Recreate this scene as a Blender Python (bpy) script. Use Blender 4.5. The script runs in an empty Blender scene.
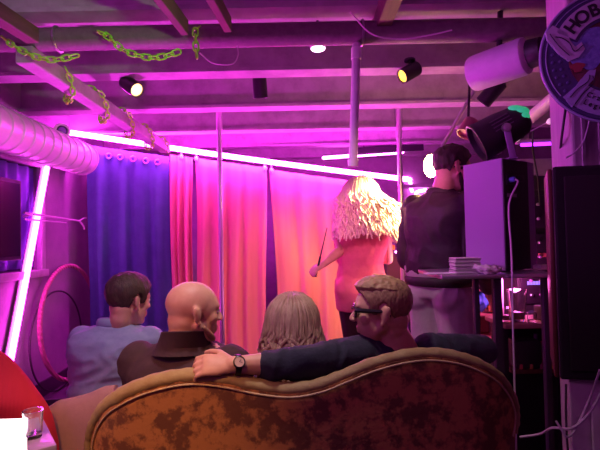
import bpy, bmesh, math, random
from mathutils import Vector, Matrix, noise
from math import pi, sin, cos, radians

random.seed(7)
SC = bpy.context.scene
COL = SC.collection
V = Vector

# ------------------------------------------------------------------ camera
F = 460.0
CAM = V((0, 0, 1.32))
PITCH, ROLL = radians(1.7), radians(1.2)
FWD = V((0, cos(PITCH), sin(PITCH)))
_r0, _u0 = V((1, 0, 0)), V((0, -sin(PITCH), cos(PITCH)))
RGT = _r0 * cos(ROLL) - _u0 * sin(ROLL)
UPV = _r0 * sin(ROLL) + _u0 * cos(ROLL)
cd = bpy.data.cameras.new('camera')
cd.sensor_width = 36.0
cd.lens = 36.0 * F / 600.0
cd.clip_start = 0.05
cam = bpy.data.objects.new('camera', cd)
COL.objects.link(cam)
m = Matrix((RGT, UPV, -FWD)).transposed().to_4x4()
m.translation = CAM
cam.matrix_world = m
SC.camera = cam


def W(px, py, d):
    """world point at world depth y = d on the sight line through a measured point of the photograph"""
    r = FWD + RGT * ((px - 300) / F) + UPV * ((225 - py) / F)
    return CAM + r * (d / r.y)


def to_px(p):
    r = V(p) - CAM
    return 300 + F * r.dot(RGT) / r.dot(FWD)


def Z(px, py, z):
    """where the sight line through a measured point meets the height z"""
    r = FWD + RGT * ((px - 300) / F) + UPV * ((225 - py) / F)
    return CAM + r * ((z - CAM.z) / r.z)


# ------------------------------------------------------------------ materials
def M(name, col, rough=0.6, metal=0.0, emit=0.0, ecol=None, spots=None, bump=None, trans=0.0, spec=None,
      sheen=0.0, stretch=None, wave=None, alpha=None):
    mt = bpy.data.materials.new(name)
    mt.use_nodes = True
    nt = mt.node_tree
    b = nt.nodes['Principled BSDF']
    b.inputs['Base Color'].default_value = (*col, 1)
    b.inputs['Roughness'].default_value = rough
    b.inputs['Metallic'].default_value = metal
    if spec is not None:
        b.inputs['Specular IOR Level'].default_value = spec
    if trans:
        b.inputs['Transmission Weight'].default_value = trans
        b.inputs['IOR'].default_value = 1.3
    if sheen:
        b.inputs['Sheen Weight'].default_value = sheen
        b.inputs['Sheen Tint'].default_value = (*col, 1)
    if emit:
        b.inputs['Emission Color'].default_value = (*(ecol or col), 1)
        b.inputs['Emission Strength'].default_value = emit
    tc = None
    if spots or bump or wave:
        tc = nt.nodes.new('ShaderNodeTexCoord')
        mp = nt.nodes.new('ShaderNodeMapping')
        if stretch:
            mp.inputs['Scale'].default_value = stretch
        nt.links.new(tc.outputs['Object'], mp.inputs['Vector'])
    if spots:
        sc, c2, lo, hi = spots
        n = nt.nodes.new('ShaderNodeTexNoise')
        n.inputs['Scale'].default_value = sc
        n.inputs['Detail'].default_value = 6
        n.inputs['Roughness'].default_value = 0.65
        nt.links.new(mp.outputs[0], n.inputs['Vector'])
        r = nt.nodes.new('ShaderNodeValToRGB')
        r.color_ramp.elements[0].position = lo
        r.color_ramp.elements[1].position = hi
        r.color_ramp.elements[0].color = (*c2, 1)
        r.color_ramp.elements[1].color = (*col, 1)
        nt.links.new(n.outputs['Fac'], r.inputs['Fac'])
        nt.links.new(r.outputs['Color'], b.inputs['Base Color'])
    if bump or wave:
        bp = nt.nodes.new('ShaderNodeBump')
        if bump:
            n2 = nt.nodes.new('ShaderNodeTexNoise')
            n2.inputs['Scale'].default_value = bump[0]
            n2.inputs['Detail'].default_value = 5
            nt.links.new(mp.outputs[0], n2.inputs['Vector'])
            nt.links.new(n2.outputs['Fac'], bp.inputs['Height'])
            bp.inputs['Strength'].default_value = bump[1]
            bp.inputs['Distance'].default_value = bump[2] if len(bump) > 2 else 0.01
        else:
            n2 = nt.nodes.new('ShaderNodeTexWave')
            n2.inputs['Scale'].default_value = wave[0]
            n2.bands_direction = wave[2]
            n2.inputs['Distortion'].default_value = 1.0
            nt.links.new(mp.outputs[0], n2.inputs['Vector'])
            nt.links.new(n2.outputs['Fac'], bp.inputs['Height'])
            bp.inputs['Strength'].default_value = wave[1]
            bp.inputs['Distance'].default_value = 0.01
        nt.links.new(bp.outputs['Normal'], b.inputs['Normal'])
    return mt


MAG = (1.0, 0.035, 0.92)
mt = {}
mt['ceil'] = M('ceiling paint', (0.42, 0.37, 0.42), 0.75, spots=(5, (0.3, 0.27, 0.3), .35, .65))
mt['joist'] = M('painted joist', (0.40, 0.33, 0.40), 0.6, spots=(7, (0.28, 0.22, 0.27), .3, .6))
mt['batten'] = M('dark batten wood', (0.16, 0.08, 0.07), 0.6, spots=(14, (0.10, 0.05, 0.05), .3, .7), stretch=(4, .6, 4))
mt['floor'] = M('floor boards', (0.10, 0.07, 0.09), 0.45, spots=(9, (0.06, 0.04, 0.05), .3, .7))
mt['wall'] = M('mauve plaster', (0.26, 0.19, 0.26), 0.8, spots=(6, (0.21, 0.15, 0.22), .3, .7), bump=(70, .3))
mt['wallback'] = M('painted back wall', (0.34, 0.26, 0.34), 0.8, spots=(4, (0.24, 0.17, 0.24), .3, .7))
mt['darkwall'] = M('dark wall', (0.05, 0.035, 0.05), 0.8, spots=(6, (0.03, 0.02, 0.03), .3, .7))
mt['base'] = M('dark baseboard', (0.05, 0.03, 0.05), 0.5, spots=(9, (0.04, 0.02, 0.04), .3, .7))
mt['post'] = M('painted timber', (0.55, 0.42, 0.5), 0.65, spots=(9, (0.42, 0.3, 0.38), .3, .7), stretch=(9, 9, .6))
mt['pipe'] = M('grey lagged pipe', (0.20, 0.15, 0.17), 0.6, spots=(30, (0.14, 0.10, 0.12), .3, .7), bump=(60, .3))
mt['wpipe'] = M('painted white pipe', (0.6, 0.5, 0.58), 0.45, spots=(20, (0.5, 0.42, 0.5), .3, .7))
mt['duct'] = M('white duct foil', (0.75, 0.75, 0.72), 0.4, metal=0.1, spots=(8, (0.66, 0.66, 0.64), .3, .7), bump=(40, .15))
mt['chrome'] = M('chrome', (0.9, 0.88, 0.9), 0.34, metal=1.0)
mt['steel'] = M('brushed steel', (0.5, 0.48, 0.5), 0.35, metal=0.9)
mt['black'] = M('black plastic', (0.018, 0.014, 0.018), 0.5, bump=(200, .15))
mt['blackmetal'] = M('black metal', (0.03, 0.02, 0.035), 0.4, metal=0.3)
mt['tolex'] = M('black textured cabinet', (0.02, 0.013, 0.017), 0.75, bump=(320, .6, .004), spots=(60, (0.012, 0.008, 0.01), .3, .7))
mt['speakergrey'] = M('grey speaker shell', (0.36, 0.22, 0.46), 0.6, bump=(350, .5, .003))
mt['redwood'] = M('red brown wood', (0.16, 0.035, 0.03), 0.5, spots=(15, (0.1, 0.02, 0.02), .3, .7), stretch=(5, 5, .6))
mt['blue'] = M('blue curtain cloth', (0.07, 0.17, 0.30), 0.85, spots=(8, (0.055, 0.13, 0.24), .3, .7), bump=(250, .2, .003), sheen=.2)
mt['orange'] = M('coral curtain cloth', (0.85, 0.36, 0.34), 0.85, spots=(6, (0.80, 0.32, 0.31), .3, .7), bump=(250, .2, .003), stretch=(3, 3, .5))
mt['velvet'] = M('crushed gold velvet', (0.50, 0.22, 0.07), 0.75, spots=(19, (0.17, 0.065, 0.03), .44, .55), bump=(60, .35, .006), sheen=.25)
mt['roll'] = M('gold velvet edge', (0.36, 0.27, 0.11), 0.7, spots=(25, (0.30, 0.19, 0.07), .3, .65), bump=(35, .5, .008), sheen=.3)
mt['cord'] = M('piping cord', (0.65, 0.48, 0.25), 0.6, spots=(80, (0.5, 0.36, 0.18), .3, .7))
mt['seat'] = M('seat velvet', (0.30, 0.15, 0.08), 0.8, spots=(11, (0.14, 0.06, 0.04), .4, .6))
mt['wood'] = M('dark turned wood', (0.10, 0.05, 0.03), 0.4, spots=(20, (0.06, 0.03, 0.02), .3, .7))
mt['pink'] = M('rose upholstery', (0.46, 0.25, 0.24), 0.85, spots=(30, (0.40, 0.21, 0.21), .3, .7), bump=(220, .3, .003), sheen=.3)
mt['red'] = M('red ribbed cloth', (0.62, 0.012, 0.035), 0.85, wave=(22, .12, 'X'), sheen=.2)
mt['tabletop'] = M('glossy table laminate', (0.42, 0.30, 0.45), 0.25, spots=(5, (0.36, 0.25, 0.4), .3, .7))
mt['glass'] = M('clear glass', (0.95, 0.93, 0.95), 0.04, trans=0.95)
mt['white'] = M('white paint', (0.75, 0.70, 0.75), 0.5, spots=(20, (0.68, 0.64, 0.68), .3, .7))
mt['cabinet'] = M('pale cabinet paint', (0.72, 0.58, 0.64), 0.6, spots=(14, (0.64, 0.51, 0.57), .3, .7))
mt['paper'] = M('paper', (0.72, 0.62, 0.62), 0.8, spots=(50, (0.65, 0.55, 0.56), .3, .7))
mt['paperedge'] = M('stacked card edges', (0.68, 0.56, 0.60), 0.8, wave=(60, .8, 'Z'))
mt['chain'] = M('neon chain plastic', (0.36, 0.98, 0.05), 0.4, emit=0.0, spots=(6, (0.28, 0.9, 0.04), .3, .7))
mt['led'] = M('lit strip', MAG, 0.5, emit=95, ecol=MAG)
mt['ledside'] = M('lit side strip', MAG, 0.5, emit=24, ecol=(1, 0.05, 0.85))
mt['tube'] = M('lit tube', MAG, 0.5, emit=16, ecol=(1, 0.16, 0.9))
mt['violet'] = M('lit violet tube', MAG, 0.5, emit=3.0, ecol=(0.45, 0.03, 1))
mt['bulb'] = M('lit warm bulb', (1, .8, .3), 0.5, emit=90, ecol=(1, 0.66, 0.22))
mt['lens'] = M('lit warm lens', (1, .8, .3), 0.5, emit=3.0, ecol=(1, 0.62, 0.25))
mt['lensy'] = M('lit yellow lens', (1, .8, .1), 0.5, emit=2.0, ecol=(1, 0.75, 0.03))
mt['lensoff'] = M('unlit lens', (0.10, 0.05, 0.12), 0.15)
mt['downlight'] = M('lit downlight', (1, .8, .9), 0.5, emit=6, ecol=(1, 0.75, 0.9))
mt['screen'] = M('lit white panel', (1, 1, 1), 0.4, emit=1.6, ecol=(1, 0.9, 1))
mt['bluelcd'] = M('lit blue display', (.2, .3, 1), 0.4, emit=0.8, ecol=(0.22, 0.25, 1))
mt['greenglow'] = M('painted green glow', (.05, .6, .3), 0.4, emit=0.35, ecol=(0.05, 0.9, 0.4))
mt['stringbulb'] = M('frosted string bulb', (0.9, 0.7, 0.8), 0.3, emit=0.5, ecol=(1, .6, .8))
mt['cablew'] = M('white cable', (0.62, 0.50, 0.60), 0.5)
mt['cableb'] = M('black cable', (0.03, 0.02, 0.03), 0.5)
mt['hoop'] = M('taped hoop', (0.40, 0.12, 0.20), 0.6, wave=(14, .6, 'DIAGONAL'), spots=None)
mt['skin'] = M('skin', (0.66, 0.36, 0.26), 0.5, spots=(30, (0.58, 0.29, 0.20), .25, .7), bump=(120, .08, .002))
mt['denim'] = M('light blue shirt cloth', (0.30, 0.34, 0.52), 0.85, spots=(40, (0.25, 0.29, 0.46), .3, .7), bump=(14, .35, .012))
mt['maroon'] = M('dark maroon jacket', (0.055, 0.022, 0.032), 0.85, spots=(40, (0.04, 0.016, 0.024), .3, .7), bump=(14, .3, .012))
mt['navy'] = M('dark navy knit', (0.030, 0.030, 0.055), 0.9, spots=(60, (0.02, 0.02, 0.04), .3, .7), bump=(120, .4, .004), sheen=.2)
mt['bomber'] = M('black bomber jacket', (0.045, 0.022, 0.03), 0.6, spots=(30, (0.03, 0.015, 0.02), .3, .7), bump=(12, .4, .014))
mt['jeans'] = M('grey trousers', (0.62, 0.50, 0.56), 0.85, spots=(60, (0.54, 0.43, 0.48), .3, .7), bump=(12, .4, .012))
mt['darktrouser'] = M('dark trousers', (0.03, 0.03, 0.05), 0.85, spots=(60, (0.02, 0.02, 0.035), .3, .7))
mt['shoe'] = M('dark shoe leather', (0.03, 0.02, 0.02), 0.5)
mt['dress'] = M('coral dress', (0.78, 0.17, 0.24), 0.7, spots=(30, (0.70, 0.13, 0.2), .3, .7), bump=(25, .3, .008))
mt['boot'] = M('dark boot leather', (0.05, 0.015, 0.02), 0.45)
mt['brownhair'] = M('short brown hair', (0.07, 0.035, 0.025), 0.6, spots=(90, (0.035, 0.018, 0.014), .3, .7), bump=(130, .8, .006), stretch=(1, 1, .35))
mt['darkhair'] = M('dark hair', (0.045, 0.018, 0.012), 0.6, spots=(90, (0.02, 0.01, 0.008), .3, .7), bump=(110, .8, .006), stretch=(1, 1, .4))
mt['sandhair'] = M('cropped sandy hair', (0.36, 0.20, 0.12), 0.6, spots=(90, (0.24, 0.12, 0.07), .3, .7), bump=(140, .8, .005), stretch=(1, 1, .4))
mt['topsand'] = M('combed sandy hair', (0.42, 0.26, 0.12), 0.5, spots=(90, (0.28, 0.16, 0.08), .3, .7), bump=(110, .8, .006), stretch=(.4, 1, 1))
mt['wavyhair'] = M('wavy ash blonde hair', (0.48, 0.32, 0.22), 0.5, spots=(45, (0.26, 0.15, 0.10), .3, .7), bump=(160, .5, .004), stretch=(1, 1, .25))
mt['blonde'] = M('platinum blonde hair', (0.95, 0.84, 0.62), 0.5, spots=(40, (0.88, 0.74, 0.52), .3, .7), bump=(160, .5, .004), stretch=(1, 1, .25))
mt['stubble'] = M('stubble', (0.30, 0.15, 0.10), 0.8, spots=(200, (0.4, 0.2, 0.14), .3, .7))
mt['eye'] = M('eye', (0.8, 0.75, 0.72), 0.2)
mt['frame'] = M('black glasses frame', (0.012, 0.01, 0.012), 0.3)
mt['darklens'] = M('dark lens', (0.02, 0.012, 0.02), 0.08)
mt['dial'] = M('watch dial', (0.72, 0.52, 0.42), 0.3)
mt['navyink'] = M('navy sign enamel', (0.035, 0.03, 0.11), 0.4, spots=(40, (0.05, 0.045, 0.15), .3, .7))
mt['lilac'] = M('lilac sign enamel', (0.40, 0.38, 0.62), 0.4, spots=(30, (0.34, 0.33, 0.56), .3, .7))
mt['signpale'] = M('pale banner enamel', (0.58, 0.52, 0.66), 0.4, spots=(30, (0.5, 0.46, 0.6), .3, .7))
mt['signblue'] = M('mottled blue enamel', (0.24, 0.28, 0.62), 0.45, spots=(70, (0.12, 0.15, 0.42), .35, .65))
mt['signred'] = M('red brown enamel', (0.20, 0.05, 0.055), 0.45, spots=(25, (0.09, 0.025, 0.03), .35, .65))
mt['ink'] = M('dark ink', (0.012, 0.008, 0.02), 0.5)
mt['toyorange'] = M('orange print', (0.85, 0.30, 0.03), 0.6, spots=(30, (0.8, 0.5, 0.03), .3, .7))
mt['toyblue'] = M('blue print', (0.05, 0.15, 0.6), 0.6, spots=(30, (0.05, 0.3, 0.5), .3, .7))
mt['kraft'] = M('tan board', (0.42, 0.20, 0.14), 0.7, spots=(30, (0.36, 0.17, 0.12), .3, .7))
mt['hotpink'] = M('pink card', (0.85, 0.12, 0.42), 0.6, spots=(14, (0.55, 0.3, 0.55), .42, .55))
mt['amber'] = M('amber drink', (0.45, 0.16, 0.06), 0.2)


# ------------------------------------------------------------------ mesh building
def rot_to(d, up=V((0, 0, 1))):
    d = V(d).normalized()
    if abs(d.dot(up)) > 0.999:
        up = V((0, 1, 0))
    x = d.cross(up).normalized()
    y = d.cross(x)
    return Matrix((x, -y, d)).transposed()      # local z along d


class MB:
    def __init__(self):
        self.bm = bmesh.new()

    def _merge(self, b, mat4=None):
        if mat4 is not None:
            b.transform(mat4)
        me = bpy.data.meshes.new('tmp')
        b.to_mesh(me)
        b.free()
        self.bm.from_mesh(me)
        bpy.data.meshes.remove(me)
        return self

    def box(self, c, size, R=None, bevel=0.0, seg=2):
        b = bmesh.new()
        bmesh.ops.create_cube(b, size=1.0)
        b.transform(Matrix.Diagonal((*size, 1)))
        if bevel:
            bmesh.ops.bevel(b, geom=b.edges[:], offset=bevel, segments=seg, profile=0.5, affect='EDGES')
        M4 = (R.to_4x4() if R else Matrix.Identity(4))
        M4 = Matrix.Translation(V(c)) @ M4
        return self._merge(b, M4)

    def ell(self, c, r, R=None, u=20, v=14):
        b = bmesh.new()
        bmesh.ops.create_uvsphere(b, u_segments=u, v_segments=v, radius=1.0)
        if isinstance(r, (int, float)):
            r = (r, r, r)
        M4 = Matrix.Translation(V(c)) @ (R.to_4x4() if R else Matrix.Identity(4)) @ Matrix.Diagonal((*r, 1))
        return self._merge(b, M4)

    def rings(self, rs, cap=True, closed=False):
        vs = [[self.bm.verts.new(p) for p in r] for r in rs]
        n = len(vs[0])
        for i in range(len(vs) - (0 if closed else 1)):
            a, b = vs[i], vs[(i + 1) % len(vs)]
            for k in range(n):
                self.bm.faces.new((a[k], a[(k + 1) % n], b[(k + 1) % n], b[k]))
        if cap and not closed:
            self.bm.faces.new(list(reversed(vs[0])))
            self.bm.faces.new(vs[-1])
        return self

    def tube(self, pts, rad, seg=10, cap=True, closed=False, round_ends=False, flat=1.0, nrm=None):
        pts = [V(p) for p in pts]
        n = len(pts)
        if isinstance(rad, (int, float)):
            rad = [rad] * n
        if round_ends and not closed:
            d0, d1 = (pts[0] - pts[1]).normalized(), (pts[-1] - pts[-2]).normalized()
            a, b = [], []
            for k in (0.95, 0.75, 0.45):
                s = math.sqrt(1 - k * k)
                a.append((pts[0] + d0 * rad[0] * k, rad[0] * s))
                b.append((pts[-1] + d1 * rad[-1] * k, rad[-1] * s))
            allp = a + list(zip(pts, rad)) + b[::-1]
            pts = [p for p, _ in allp]
            rad = [r for _, r in allp]
            n = len(pts)
        tans = []
        for i in range(n):
            if closed:
                t = pts[(i + 1) % n] - pts[i - 1]
            else:
                t = pts[min(i + 1, n - 1)] - pts[max(i - 1, 0)]
            tans.append(t.normalized() if t.length > 1e-9 else V((0, 0, 1)))
        ref = V(nrm) if nrm is not None else (V((0, 0, 1)) if abs(tans[0].z) < 0.9 else V((1, 0, 0)))
        x = (ref - tans[0] * ref.dot(tans[0])).normalized()
        rs = []
        for i in range(n):
            t = tans[i]
            x = (x - t * x.dot(t))
            x = x.normalized() if x.length > 1e-6 else t.orthogonal().normalized()
            y = t.cross(x)
            rs.append([pts[i] + (x * cos(2 * pi * k / seg) * flat + y * sin(2 * pi * k / seg)) * rad[i] for k in range(seg)])
        return self.rings(rs, cap, closed)

    def cap(self, a, b, ra, rb=None, seg=14):
        return self.tube([a, b], [ra, ra if rb is None else rb], seg, round_ends=True)

    def lathe(self, prof, c=(0, 0, 0), R=None, seg=24, closed_prof=False):
        R = R or Matrix.Identity(3)
        rs = []
        for r, z in prof:
            rs.append([V(c) + R @ V((r * cos(2 * pi * k / seg), r * sin(2 * pi * k / seg), z)) for k in range(seg)])
        return self.rings(rs, cap=not closed_prof, closed=closed_prof)

    def prism(self, poly, thick, O, X, Y, bevel=0.0):
        """outline in the plane (O; X, Y) given its own thickness along X x Y"""
        X, Y = V(X).normalized(), V(Y).normalized()
        N = X.cross(Y)
        b = bmesh.new()
        v0 = [b.verts.new(V(O) + X * p[0] + Y * p[1] - N * thick / 2) for p in poly]
        v1 = [b.verts.new(V(O) + X * p[0] + Y * p[1] + N * thick / 2) for p in poly]
        n = len(poly)
        b.faces.new(v0[::-1])
        b.faces.new(v1)
        for i in range(n):
            b.faces.new((v0[i], v0[(i + 1) % n], v1[(i + 1) % n], v1[i]))
        bmesh.ops.recalc_face_normals(b, faces=b.faces[:])
        if bevel:
            es = [e for e in b.edges if len(e.link_faces) == 2 and e.calc_face_angle(0) > 0.6]
            bmesh.ops.bevel(b, geom=es, offset=bevel, segments=2, profile=0.5, affect='EDGES')
        return self._merge(b)

    def grid(self, fn, nu, nv):
        vs = [[self.bm.verts.new(fn(i / nu, j / nv)) for j in range(nv + 1)] for i in range(nu + 1)]
        for i in range(nu):
            for j in range(nv):
                self.bm.faces.new((vs[i][j], vs[i + 1][j], vs[i + 1][j + 1], vs[i][j + 1]))
        return self

    def build(self, name, mat, parent=None, smooth=True, solid=0.0, angle=40):
        bmesh.ops.recalc_face_normals(self.bm, faces=self.bm.faces[:])
        me = bpy.data.meshes.new(name)
        self.bm.to_mesh(me)
        self.bm.free()
        return link(name, me, mat, parent, smooth, solid, angle)

    def remesh(self, name, mat, parent=None, voxel=0.006, smooth=5, wrinkle=None):
        me = bpy.data.meshes.new('raw')
        bmesh.ops.recalc_face_normals(self.bm, faces=self.bm.faces[:])
        self.bm.to_mesh(me)
        self.bm.free()
        t = bpy.data.objects.new('raw', me)
        COL.objects.link(t)
        md = t.modifiers.new('r', 'REMESH')
        md.mode = 'VOXEL'
        md.voxel_size = voxel
        md.use_smooth_shade = True
        if smooth:
            s = t.modifiers.new('s', 'SMOOTH')
            s.factor = 0.5
            s.iterations = smooth
        dg = bpy.context.evaluated_depsgraph_get()
        dg.update()
        out = bpy.data.meshes.new_from_object(t.evaluated_get(dg))
        bpy.data.objects.remove(t)
        bpy.data.meshes.remove(me)
        if wrinkle:
            amp, sc, st = wrinkle
            ns = [v.normal.copy() for v in out.vertices]
            for v, nn in zip(out.vertices, ns):
                p = V((v.co.x * sc * st[0], v.co.y * sc * st[1], v.co.z * sc * st[2]))
                q = noise.noise(p + V((noise.noise(p * .6) * 1.2, 0, 0)))
                v.co += nn * amp * (1 - 2.2 * abs(q))
        out.name = name
        return link(name, out, mat, parent, True, 0)


def link(name, me, mat, parent=None, smooth=True, solid=0.0, angle=40):
    o = bpy.data.objects.new(name, me)
    COL.objects.link(o)
    me.materials.clear()
    me.materials.append(mt[mat] if isinstance(mat, str) else mat)
    if smooth:
        me.shade_smooth()
        if angle and angle < 180:
            try:
                me.set_sharp_from_angle(angle=radians(angle))
            except Exception:
                pass
    if parent is not None:
        o.parent = parent
        if parent.type == 'EMPTY':
            o.matrix_parent_inverse = Matrix.Translation(-parent.location)
    if solid:
        s = o.modifiers.new('thickness', 'SOLIDIFY')
        s.thickness = solid
        s.offset = 0
    return o


def tag(o, label=None, cat=None, group=None, kind=None):
    if label:
        o['label'] = label
    if cat:
        o['category'] = cat
    if group:
        o['group'] = group
    if kind:
        o['kind'] = kind
    return o


def thing(name, loc, label, cat, group=None):
    o = bpy.data.objects.new(name, None)
    o.empty_display_size = 0.1
    COL.objects.link(o)
    o.location = V(loc)
    return tag(o, label, cat, group)


def struct(o):
    return tag(o, kind='structure')


def copy_tree(o, parent=None):
    c = o.copy()
    COL.objects.link(c)
    if parent is not None:
        c.parent = parent
    for ch in [x for x in o.children]:
        copy_tree(ch, c)
    return c


def lerp(a, b, t):
    return a + (b - a) * t


def curve(pts, n=40):
    """smooth curve through the points"""
    P = [V(p) for p in pts]
    P = [P[0] * 2 - P[1]] + P + [P[-1] * 2 - P[-2]]
    out = []
    segs = len(P) - 3
    for i in range(n + 1):
        t = i / n * segs
        k = min(int(t), segs - 1)
        u = t - k
        a, b, c, d = P[k:k + 4]
        out.append(0.5 * ((2 * b) + (c - a) * u + (2 * a - 5 * b + 4 * c - d) * u * u + (3 * b - a - 3 * c + d) * u ** 3))
    return out


# ------------------------------------------------------------------ the room
def sbox(name, lo, hi, mat):
    lo, hi = V(lo), V(hi)
    return struct(MB().box((lo + hi) / 2, hi - lo).build(name, mat, smooth=False))


XL, XR, YB, ZC, ZJ = -2.27, 2.7, 6.35, 2.66, 2.40
sbox('floor', (XL - .2, -.8, -.1), (XR + .2, YB + .2, 0), 'floor')
sbox('ceiling', (XL - .2, -.8, ZC), (XR + .2, YB + .2, ZC + .1), 'ceil')
# left wall with a window opening
wy0, wy1, wz0, wz1 = 2.95, 4.02, 1.10, 2.00
wl = MB()
for lo, hi in (((XL - .12, -.8, 0), (XL, wy0, ZC)), ((XL - .12, wy1, 0), (XL, YB + .1, ZC)),
               ((XL - .12, wy0, 0), (XL, wy1, wz0)), ((XL - .12, wy0, wz1), (XL, wy1, ZC))):
    lo, hi = V(lo), V(hi)
    wl.box((lo + hi) / 2, hi - lo)
struct(wl.build('wall_left', 'wall', smooth=False))
sbox('wall_back', (XL - .12, YB, 0), (XR + .12, YB + .1, ZC), 'wallback')
sbox('wall_right', (XR, -.8, 0), (XR + .1, YB, ZC), 'darkwall')
sbox('baseboard_left', (XL, 2.2, 0), (XL + .02, YB, .13), 'base')
win = thing('window_1', (XL - .06, (wy0 + wy1) / 2, wz0), None, None)
struct(win)
fr = MB()
for lo, hi in (((XL - .03, wy0 - .05, wz1 - .01), (XL + .03, wy1 + .05, wz1 + .07)),
               ((XL - .03, wy0 - .05, wz0 - .06), (XL + .05, wy1 + .05, wz0 + .0)),
               ((XL - .03, wy0 - .05, wz0), (XL + .02, wy0 + .01, wz1)),
               ((XL - .03, wy1 - .01, wz0), (XL + .02, wy1 + .05, wz1))):
    lo, hi = V(lo), V(hi)
    fr.box((lo + hi) / 2, hi - lo, bevel=.006)
fr.build('window_frame', 'joist', win)
MB().box((XL - .10, (wy0 + wy1) / 2, (wz0 + wz1) / 2), (.01, wy1 - wy0, wz1 - wz0)).build('window_pane', M('dark window glass', (.05, .03, .12), .1), win)
blind = MB().grid(lambda u, v: V((XL - .05 + .018 * sin(u * 44), lerp(wy0 + .02, wy1 - .02, u), lerp(wz0 + .02, wz1 - .02, v))), 90, 6)
tag(blind.build('window_curtain', M('violet net cloth', (.20, .10, .55), .85, spots=(9, (.15, .07, .45), .3, .7)), solid=.003),
    'violet-blue curtain hanging inside the window in the left wall', 'curtain')

# ceiling joists, across the room
for i, y in enumerate((1.38, 2.18, 2.98, 3.78, 4.58, 5.38, 6.15)):
    jb = MB()
    jb.box((.2, y, ZJ + .012), (XR - XL + .1, .14, .024), bevel=.003)
    jb.box((.2, y, (ZJ + ZC) / 2), (XR - XL + .1, .07, ZC - ZJ))
    struct(jb.build('trim_%d' % (i + 1), 'joist', smooth=False))
# battens along the room above the first bay
for i, (a, b) in enumerate((((-8, -10), (33, 36)), ((160, -8), (185, 28)), ((210, -8), (228, 25)))):
    q = W(b[0], b[1], 2.06)
    p = V((q.x - .1, 1.0, q.z))
    d = (q - p).normalized()
    struct(MB().box((p + q) / 2, (.035 if i else .06, (q - p).length, .07), R=Matrix((d.cross(V((0, 0, 1))).normalized(), d, V((0, 0, 1)))).transposed(), bevel=.004).build('trim_%d' % (20 + i), 'batten', smooth=False))
q = W(378, 38, 2.32)
struct(MB().box((q.x, 1.7, q.z + .03), (.07, 1.25, .10), bevel=.004).build('trim_23', 'batten', smooth=False))

# wooden post on the right
p = W(582, 130, 1.78)
po = MB().box((p.x, p.y, ZC / 2 - .01), (.17, .15, ZC - .02), bevel=.01)
for k in (-.045, .02):
    po.box((p.x + k, p.y - .078, ZC / 2), (.012, .008, ZC - .04))
struct(po.build('trim_30', 'post', smooth=False))

# ------------------------------------------------------------------ pipes, duct, beam
a, b = W(-40, 62, 2.2), W(640, 12, 2.2)
z = 2.31
tag(MB().tube([V((-1.9, 2.2, z)), V((-.6, 2.2, z)), V((.6, 2.2, z)), V((2.1, 2.2, z))], .055, 20).build('ceiling_pipe', 'pipe'),
    'thick grey lagged pipe running across under the ceiling joists', 'pipe')
for x in (-1.15, .32, 1.25):
    tag(MB().tube([V((x, 2.2, z)) + V((0, cos(k / 20 * 2 * pi), sin(k / 20 * 2 * pi))) * .058 for k in range(20)], .006, 6, closed=True).build('pipe_clamp', 'steel'),
        {-1.15: 'steel clamp ring on the ceiling pipe beside the sagging green chains',
         .32: 'steel clamp ring on the ceiling pipe beside the hanging pipe',
         1.25: 'steel clamp ring on the ceiling pipe beside the round sign'}[x], 'clamp', 'pipe clamps')
# hanging pipe
p0, p1 = W(357, 33, 2.2), W(353, 166, 2.2)
hp = thing('hanging_pipe', p1, 'pale lilac pipe hanging down from the ceiling pipe, open at its lower end', 'pipe')
hd = (p1 - p0).normalized()
MB().tube([p0 + hd * .045, lerp(p0, p1, .5), p1], .021, 16).build('pipe_tube', 'wpipe', hp)
MB().tube([p1 + V((0, 0, .03)), p1 - V((0, 0, .003))], .0245, 16).build('end_collar', 'wpipe', hp)
MB().tube([p0 + hd * .075, p0 + hd * .13], .025, 16).build('highlight_band', 'white', hp)  # white band added in place of a lamp's reflection on the pipe
# LV cable on pipe
c = curve([W(350, 12, 2.1), W(372, 34, 2.13), W(400, 39, 2.13), W(430, 35, 2.13), W(452, 30, 2.12)], 30)
tag(MB().tube(c, .004, 6).build('loose_cable', 'cablew'), 'thin pinkish cable sagging in front of the ceiling pipe', 'cable')
c = curve([W(200, 53, 2.12), W(213, 63, 2.12), W(232, 64, 2.12), W(238, 55, 2.12), W(237, 46, 2.13)], 30)
tag(MB().tube(c, .003, 6).build('hanging_wire', 'cablew'), 'thin pale wire looping below the ceiling pipe by the upright chain', 'cable')

# longitudinal beam, left, wound with chain
bx, bz = -1.29, 2.22
tag(MB().box((bx, 3.3, bz), (.085, 2.3, .085), bevel=.008).build('wooden_beam', 'joist', smooth=False),
    'square purple-lit beam running away under the joists with chain wound round it', 'beam')


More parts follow.
